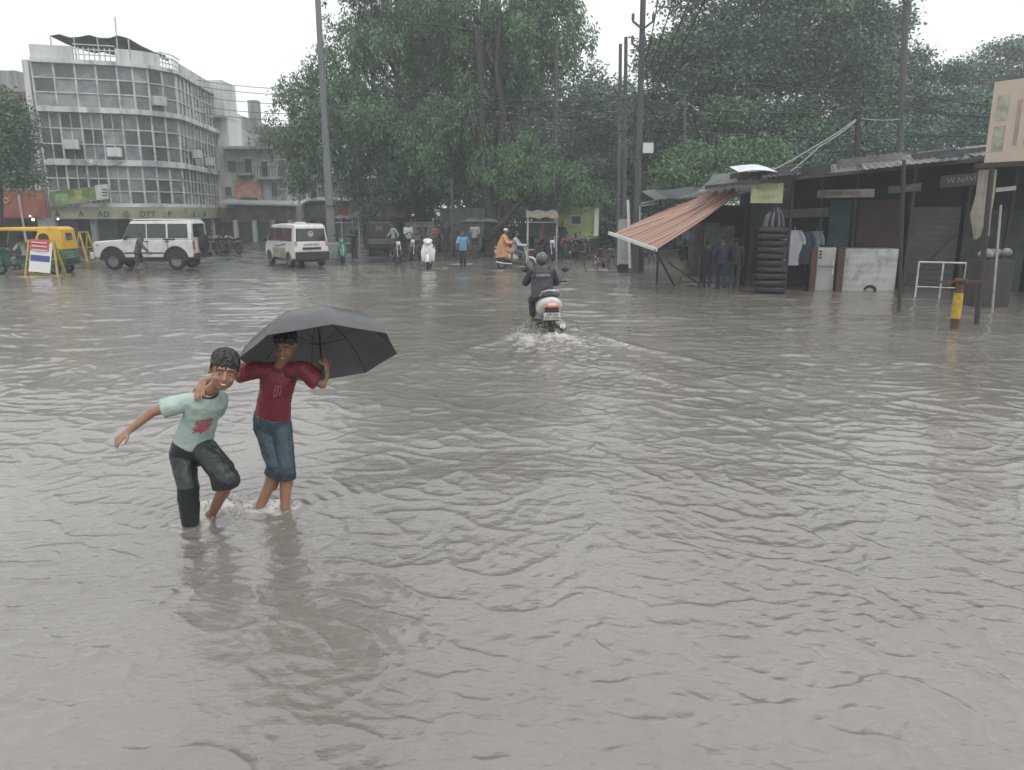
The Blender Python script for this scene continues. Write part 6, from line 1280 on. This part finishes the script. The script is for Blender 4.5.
def upole(label, base, topp, Y, r0, r1, arms=(), zbase=None, group=None, gnd=(0, 0)):
    b0_ = J(base[0], base[1], Y); tp = J(topp[0], topp[1], Y); dr = (tp-b0_); k = b0_.z/dr.z if abs(dr.z) > .01 else 0; b0_ = b0_-dr*(k+.1/dr.z) if True else b0_
    t_ = thing('utility_pole', label, 'utility pole', b0_, 0, group); MB().tube([Vector(), (tp-b0_)], [r0, r1], 12).build('shaft', CPOLE, t_, smooth=40)
    for py, w_, dz in arms:
        q = J(topp[0]+(base[0]-topp[0])*(py-topp[1])/(base[1]-topp[1]), py, Y)-b0_
        m = MB(); m.bar(q+Vector((0, -.1, 0)), q+Vector((-w_, -.1, dz)), .07); m.bar(q+Vector((0, -.1, 0)), q+Vector((w_, -.1, dz)), .07); m.build('cross_arm', CPOLE, t_)
        for s in (-1, 1): MB().lathe(q+Vector((s*w_*.95, -.1, dz)), (0, 0, 1), [(0, .03), (.06, .06), (.14, .05), (.2, .06), (.26, .02)], 10).build('insulator', M('insulator', (.12, .07, .05), .3), t_, smooth=50)
    return t_, b0_
up_, ub = upole('thick utility pole with two pairs of slanting arms right of the switch box', (636, 245), (643.5, -12), 29.0, .125, .10, ((30, .38, .28), (52, .38, .28)))
q = J(648, 148, 28.8)-ub; MB().box(q, (.38, .1, .36)).build('meter_box', CLR, up_); q = J(641, 200, 28.8)-ub
MB().tube([J(630, 268, 28.9)-ub, J(628, 200, 28.9)-ub], .055).build('white_conduit', PLATE, up_, smooth=50)
upole('slim utility pole just left of the thick one', (624, 240), (626, 37), 31.5, .085, .07); upole('slimmer utility pole behind, leftmost of the three by the switch box', (618, 238), (620.5, 44), 34, .085, .07, ())
upole('tall dark pole rising behind the shack roof at the right', (897, 210), (907, -14), 27, .11, .10, ((5, .35, .3),)); upole('short distant pole standing before the huge rounded tree', (684, 210), (685, 95), 42, .09, .07, ())
upole('dark pole standing in the weeping foliage', (554, 230), (557, 40), 41, .13, .10, ((150, .5, .05),)); upole('thin grey pole among the bystanders', (452, 250), (452, 178), 40.5, .06, .055, ())
g0 = G(623.5, 272); g0.z = -.2; t = thing('switch_box', 'tall narrow grey switch box on a dark plinth at the foot of the poles', 'switch box', g0)
z1 = J(623, 218, g0.y).z+.2; MB().box((0, .2, .25), (.40, .4, .5)).build('plinth', BLK, t); MB().box((0, .2, z1/2+.22), (.42, .4, z1-.45)).build('cabinet', M('pale_grey_cabinet', (.42, .43, .42), .5, .15, 2, dirt=(.25, .24, .22), dirt_amt=.6, dirt_scale=2), t, bevel=.015)
MB().box((.0, -.008, z1/2+.3), (.34, .02, z1*.6)).build('door', M('pale_grey_door', (.36, .37, .37), .5, .15, 3), t); MB().box((0, .2, z1+.0), (.5, .46, .05)).build('cap', CPOLE, t)
g0 = G(637.5, 272); m = MB().tube([Vector((0, 0, -.2)), Vector((.02, 0, .5)), Vector((-.05, 0, 1.1)), Vector((.02, .1, 1.9))], [.26, .22, .20, .12], 10)
o = m.build('tree_stump', BARK, None, smooth=50); o.location = g0; tag(o, 'dark gnarled stump between the switch box and the awning', 'stump')
q = J(640, 206, 27.5); o = MB().tube([J(640, 240, 27.5)-q, Vector((0, 0, .0)), Vector((.05, 0, .08)), J(668, 198, 27.5)-q, J(705, 190, 26)-q], .035).build('bent_pipe', WFR, None, smooth=60); o.location = q; tag(o, 'bent white pipe reaching from the poles towards the kiosk roof', 'pipe')
WIRE = M('black_wire', (.03, .03, .03), .5)
def wire(label, pts, sag=.5, r=.014, grp=None, mat=None):
    P_ = [Vector(p) for p in pts]; O_ = P_[0]; out = []
    for a_, b2 in zip(P_[:-1], P_[1:]):
        for k in range(12): f = k/12; out.append(a_.lerp(b2, f)-Vector((0, 0, sag*4*f*(1-f)))-O_)
    out.append(P_[-1]-O_); o = MB().tube(out, r, 5).build('wire', mat or WIRE, None, smooth=60); o.location = O_; return tag(o, label, 'wire', grp)
for k, (y0, y1) in enumerate(((80, 86), (86, 92), (96, 100), (106, 109), (112, 118))):
    wire('thin wire crossing the sky and foliage from the glass-fronted building, %s of five' % ['topmost', 'second', 'middle', 'fourth', 'lowest'][k], (J(196, y0, 52), J(420, y1, 36), J(640, y1+12, 29)), .35, .02, 'wires across the sky')
for k, (y0, y1, y2) in enumerate(((88, 104, 112), (100, 108, 108), (124, 132, 118), (60, 92, 100))):
    wire('wire strung right from the thick pole before the rounded tree, %s' % ['uppermost but one', 'third', 'lowest', 'uppermost'][k], (J(641, y0, 29), J(900, y1, 27), J(1120, y2, 24)), .3, .02, 'wires before the rounded tree')
for k, (x0, x1) in enumerate(((645, 662), (646, 680), (648, 700), (650, 716))): wire('wire rising steeply to the right of the thick pole, %s' % ['leftmost', 'second', 'third', 'rightmost'][k], (J(x0, 62+k*12, 29), J(x1, -25, 20)), .25, .018, 'wires rising from the thick pole')
wire('two-strand line leaving the top of the shack pole', (J(905, 4, 27), J(700, 60, 27.5), J(643, 52, 29)), .5, .012)
ROPE = M('pale_rope', (.35, .36, .35), .8)
wire('pale rope running from the roof mast down over the kiosk to the poles', (J(858, 118, 23.5), J(812, 148, 23.2), J(756, 178, 22.8), J(700, 192, 24), J(642, 206, 27)), .04, .016, None, ROPE)
wire('second rope from the roof mast to the roof corner', (J(858, 119, 23.5), J(820, 146, 22.9), J(778, 180, 22.2)), .05, .014, None, ROPE); wire('rope from the roof mast towards the tall dark pole', (J(858, 118, 23.5), J(901, 119, 27)), .05, .012, None, ROPE)
for k, (px, py) in enumerate(((630, 150), (622, 165), (616, 120))): wire('slack loop of cable at the slim poles, %s' % ['right', 'low', 'high'][k], (J(px, py, 31), J(px+14, py+8, 29.2)), .5, .02, 'cable loops at the poles')
# lit bulbs at the left shops
for px, py, r_, lab in ((30, 216, .045, 'small lit bulb over the shops, upper left'), (33, 219.5, .075, 'brightest lit bulb at the left shops'), (58, 219, .05, 'lit bulb under the cream signboard')):
    q = J(px, py, 45.6); o = MB().ell((0, 0, 0), (r_, r_, r_)).build('light_bulb', M('lit_bulb', (1, .97, .9), .3, 0, emis=3), None, smooth=60); o.location = q; tag(o, lab, 'bulb')
# ------------------------------------------------------------------ trestles
TY = M('yellow_trestle_paint', (.42, .30, .07), .6, .3, 5, dirt=(.3, .26, .16))
def trestle(label, g, w_, h_, sign, rz=0):
    t_ = thing('barricade', label, 'barricade', g, rz, 'yellow folding trestles')
    for y, nm in ((-.35, 'front_frame'), (.35, 'rear_frame')):
        m = MB()
        for s in (-1, 1): m.bar((s*w_/2, y, -.1), (s*w_*.36, 0, h_), .06)
        m.bar((-w_/2-.1, y, .05), (w_/2+.1, y, .05), .06); m.bar((-w_*.40, y*.5, h_*.5), (w_*.40, y*.5, h_*.5), .04); m.build(nm, TY, t_)
    MB().bar((-w_*.40, 0, h_), (w_*.40, 0, h_), .06).build('top_bar', TY, t_)
    if sign:
        up_v = Vector((0, .30, h_)).normalized(); c_ = Vector((.02, -.24, h_*.55))
        bd_ = MB().box(c_, (.72, .03, h_*.80), (-.22, .10, 0)).build('sign_panel', PLATE, t_)
        for z_, hh_, col_ in ((.33, .30, ('red_stripe', (.45, .06, .07))), (-.02, .16, ('blue_stripe', (.03, .05, .25)))):
            MB().box(c_+Vector((-.01, -.025+z_*.22*1.3, z_*h_)), (.64, .015, hh_*h_), (-.22, .10, 0)).build('stripe', M(col_[0], col_[1], .5, .2, 6), bd_)
        for k in range(3): MB().box(c_+Vector((0, -.05+(.38-.09*k)*.22, (.40-.10*k)*h_)), (.5, .012, .03), (-.22, .10, 0)).build('print_line', PLATE, bd_)
    return t_
g = G(46, 276); trestle('yellow trestle carrying a red, blue and white board in front of the rickshaw', Vector((g.x, g.y, -.05)), 1.15, 1.32, True, R(6))
g = J(87, 262, 34.5); trestle('bare yellow trestle standing between the rickshaw and the off-roader', Vector((g.x, g.y, .06)), .7, 1.35, False, R(80))
g = J(334, 262, 38); 
# ------------------------------------------------------------------ bystanders
D_ = dict
def P_(label, px, py, kind, h, top, bottom, rz=-90, z=None, **k):
    g_ = G(px, py, 0); zz = float(gz(g_.x, g_.y)) if z is None else z
    return person(label, (g_.x, g_.y, max(zz, -.12)), R(rz), kind, h, top, bottom, **k)
C = lambda n, c: cloth(n, c)
BLKC, WHC, BLUC = C('black_cloth', (.018, .019, .022)), C('white_cloth', (.48, .49, .50)), C('sky_blue_cloth', (.13, .30, .42))
P_('walker in a grey rain jacket bent forward before the off-roader', 140, 273.5, 'walk', 1.66, C('grey_rain_jacket', (.075, .08, .085)), C('dark_trousers', (.03, .03, .035)), rz=10, shorts=True, sleeves=.95, lean=.35, jacket=True, step=.17, width=1.2)
P_('man in black standing by the green scooter', 355, 262, 'folded', 1.72, BLKC, BLKC, rz=-120, sleeves=.9)
P_('man in a white shirt standing between the motorbike and the whitewashed wall', 409, 258, 'folded', 1.70, WHC, BLKC, rz=-60, sleeves=.9)
P_('dark-clothed man standing left of the thin grey pole', 447, 257, 'stand', 1.72, BLKC, C('dk', (.03, .035, .03)), rz=-80)
P_('boy in a sky blue shirt wading across the road', 463, 266, 'walk', 1.6, BLUC, C('navy_cloth', (.02, .025, .04)), rz=-95, step=.08, width=1.15, shirt_long=.1)
P_('man in a white shirt and grey shorts under a black umbrella', 475, 256.5, 'umbrella', 1.70, WHC, C('grey_shorts', (.05, .05, .055)), rz=-95, shorts=True)
umbrella('black umbrella held by the man in grey shorts', J(473, 217.5, 39.3)+Vector((0, 0, 0)), (0, .1, 1), .62, .26, um, .72, group='umbrellas of the bystanders')
P_('man in a pale shirt and dark trousers under a grey umbrella', 488, 256, 'umbrella', 1.68, C('pale_cloth', (.38, .40, .41)), BLKC, rz=-100)
umbrella('dark grey umbrella held by the man in the pale shirt', J(489, 218, 39.6), (0.05, .1, 1), .60, .24, C('grey_umbrella', (.07, .08, .09)), .72, group='umbrellas of the bystanders')
P_('man in black standing inside the clothes stall', 545, 254, 'stand', 1.66, BLKC, BLKC, rz=-90); P_('dark figure at the right post of the clothes stall', 556, 253, 'folded', 1.70, C('dkblue', (.02, .025, .035)), BLKC, rz=-140)
P_('dark figure seen behind the black umbrella group', 519, 252, 'stand', 1.65, C('dkgrey', (.04, .045, .05)), BLKC, rz=-90)
P_('person in a red and pink shirt sitting in front of the pale green hut', 566, 258, 'sit', 1.66, C('red_pink_shirt', (.26, .08, .10)), C('jeans_blue', (.04, .07, .14)), rz=-100)
P_('person in blue trousers sitting right of the red shirt', 575, 257.5, 'sit', 1.62, C('grey_shirt2', (.10, .10, .12)), C('jeans_blue', (0, 0, 0)), rz=-80)
P_('person in black leaning by the dark rickshaw', 386, 257, 'stand', 1.68, BLKC, BLKC, rz=-30)
P_('distant passer-by in white beyond the stalls', 368, 244, 'walk', 1.66, WHC, C('red_skirt', (.14, .05, .05)), rz=0)
P_('woman in a dark top and pale brown skirt walking away under the awning', 683, 281, 'walk', 1.50, C('dark_top', (.04, .04, .045)), None, rz=80, skirt=C('pale_brown_skirt', (.22, .18, .14)), step=.08, female=True)
P_('man in dark green walking away behind the awning cloth', 693, 279, 'walk', 1.74, C('dark_green_shirt', (.02, .05, .05)), BLKC, rz=85, step=.1)
P_('youth in a black t-shirt with a small white print wading away', 706, 288, 'walk', 1.58, C('black_tee', (.012, .016, .024)), C('black_jeans', (.015, .018, .025)), rz=75, step=.1)
P_('broad man in navy wading beside the youth in the black t-shirt', 720, 288.5, 'walk', 1.70, C('navy_jacket', (.02, .026, .05)), C('dark_jeans', (.02, .026, .045)), rz=70, step=.12, sleeves=.95, width=1.15)
P_('figure in a red top at the kiosk behind the two waders', 703, 276, 'stand', 1.66, C('red_top', (.36, .04, .06)), C('greenish', (.1, .12, .06)), rz=60)
P_('man standing in the shack opening among the hanging shirts', 800, 287, 'stand', 1.60, C('black_vest', (.02, .02, .022)), BLKC, rz=-100)

P_('tall figure in dark grey at the left end of the whitewashed wall', 424, 256, 'stand', 1.72, C('dkgrey', (.04, .045, .05)), BLKC, rz=-70)
P_('woman in a dull green top and dark skirt beside the thin grey pole', 455, 255, 'stand', 1.56, C('dull_green', (.05, .09, .06)), None, rz=-100, skirt=C('dkskirt', (.03, .03, .04)), female=True)
P_('figure in a faded yellow shirt behind the cream scooter', 507, 254.5, 'folded', 1.64, C('faded_yellow', (.30, .26, .12)), BLKC, rz=-60, sleeves=.8)
P_('figure in grey leaning at the back of the clothes stall', 531, 253.5, 'folded', 1.70, C('midgrey', (.12, .12, .13)), BLKC, rz=-110)
P_('person in maroon at the far shops left of the lamp post', 306, 247, 'walk', 1.66, C('maroon_plain', (.14, .03, .04)), BLKC, rz=180)
for px, Y, rz, lab in ((416, 36.5, R(-100), 'black motorbike in front of the whitewashed wall'), (505, 38.5, R(-95), 'motorbike half hidden behind the orange poncho rider'), (583, 38.5, R(60), 'motorbike parked under the window of the pale green hut')):
    g = J(px, 255, Y); g.z = .05; motorbike(lab, g, rz, BLK)

for px, py, kd, h_, c_, nm, rz, lab in ((394, 258.5, 'walk', 1.66, (.30, .31, .33), 'pale_grey_top', -150, 'man in a pale grey shirt walking past the dark rickshaw'), (436, 256, 'folded', 1.62, (.20, .10, .09), 'brick_top', -60, 'person in a brick red top right of the head-on scooter'),
    (497, 255.5, 'stand', 1.70, (.34, .35, .36), 'light_grey_top', -100, 'person in light grey standing behind the orange poncho rider'), (524, 254, 'folded', 1.66, (.10, .13, .20), 'slate_blue_top', -80, 'person in slate blue left of the clothes stall'),
    (562, 255, 'stand', 1.68, (.05, .05, .06), 'charcoal_top', -120, 'person in charcoal at the right side of the clothes stall'), (590, 253.5, 'walk', 1.66, (.16, .17, .15), 'olive_grey_top', 170, 'person in olive grey passing in front of the pale green hut'),
    (652, 262, 'walk', 1.60, (.12, .10, .10), 'dun_top', 120, 'figure in dun clothes far behind the awning bar'), (734, 287, 'stand', 1.62, (.07, .06, .06), 'sooty_top', 80, 'dark figure standing close to the tyre stack')):
    P_(lab, px, py, kd, h_, C(nm, c_), BLKC if px % 2 else C('grey_blue_trousers', (.06, .07, .09)), rz=rz, sleeves=.8, step=.12)
# ------------------------------------------------------------------ output
scene.view_settings.view_transform = 'Standard'; scene.view_settings.look = 'None'; scene.view_settings.gamma = 1
scene.view_settings.exposure = 1.02
scene.render.engine = 'CYCLES'
cy = scene.cycles; cy.use_denoising = True; cy.max_bounces = 6; cy.diffuse_bounces = 3; cy.glossy_bounces = 3; cy.transmission_bounces = 4; cy.volume_bounces = 0; cy.caustics_reflective = False; cy.caustics_refractive = False
cy.use_adaptive_sampling = True; cy.adaptive_threshold = .02
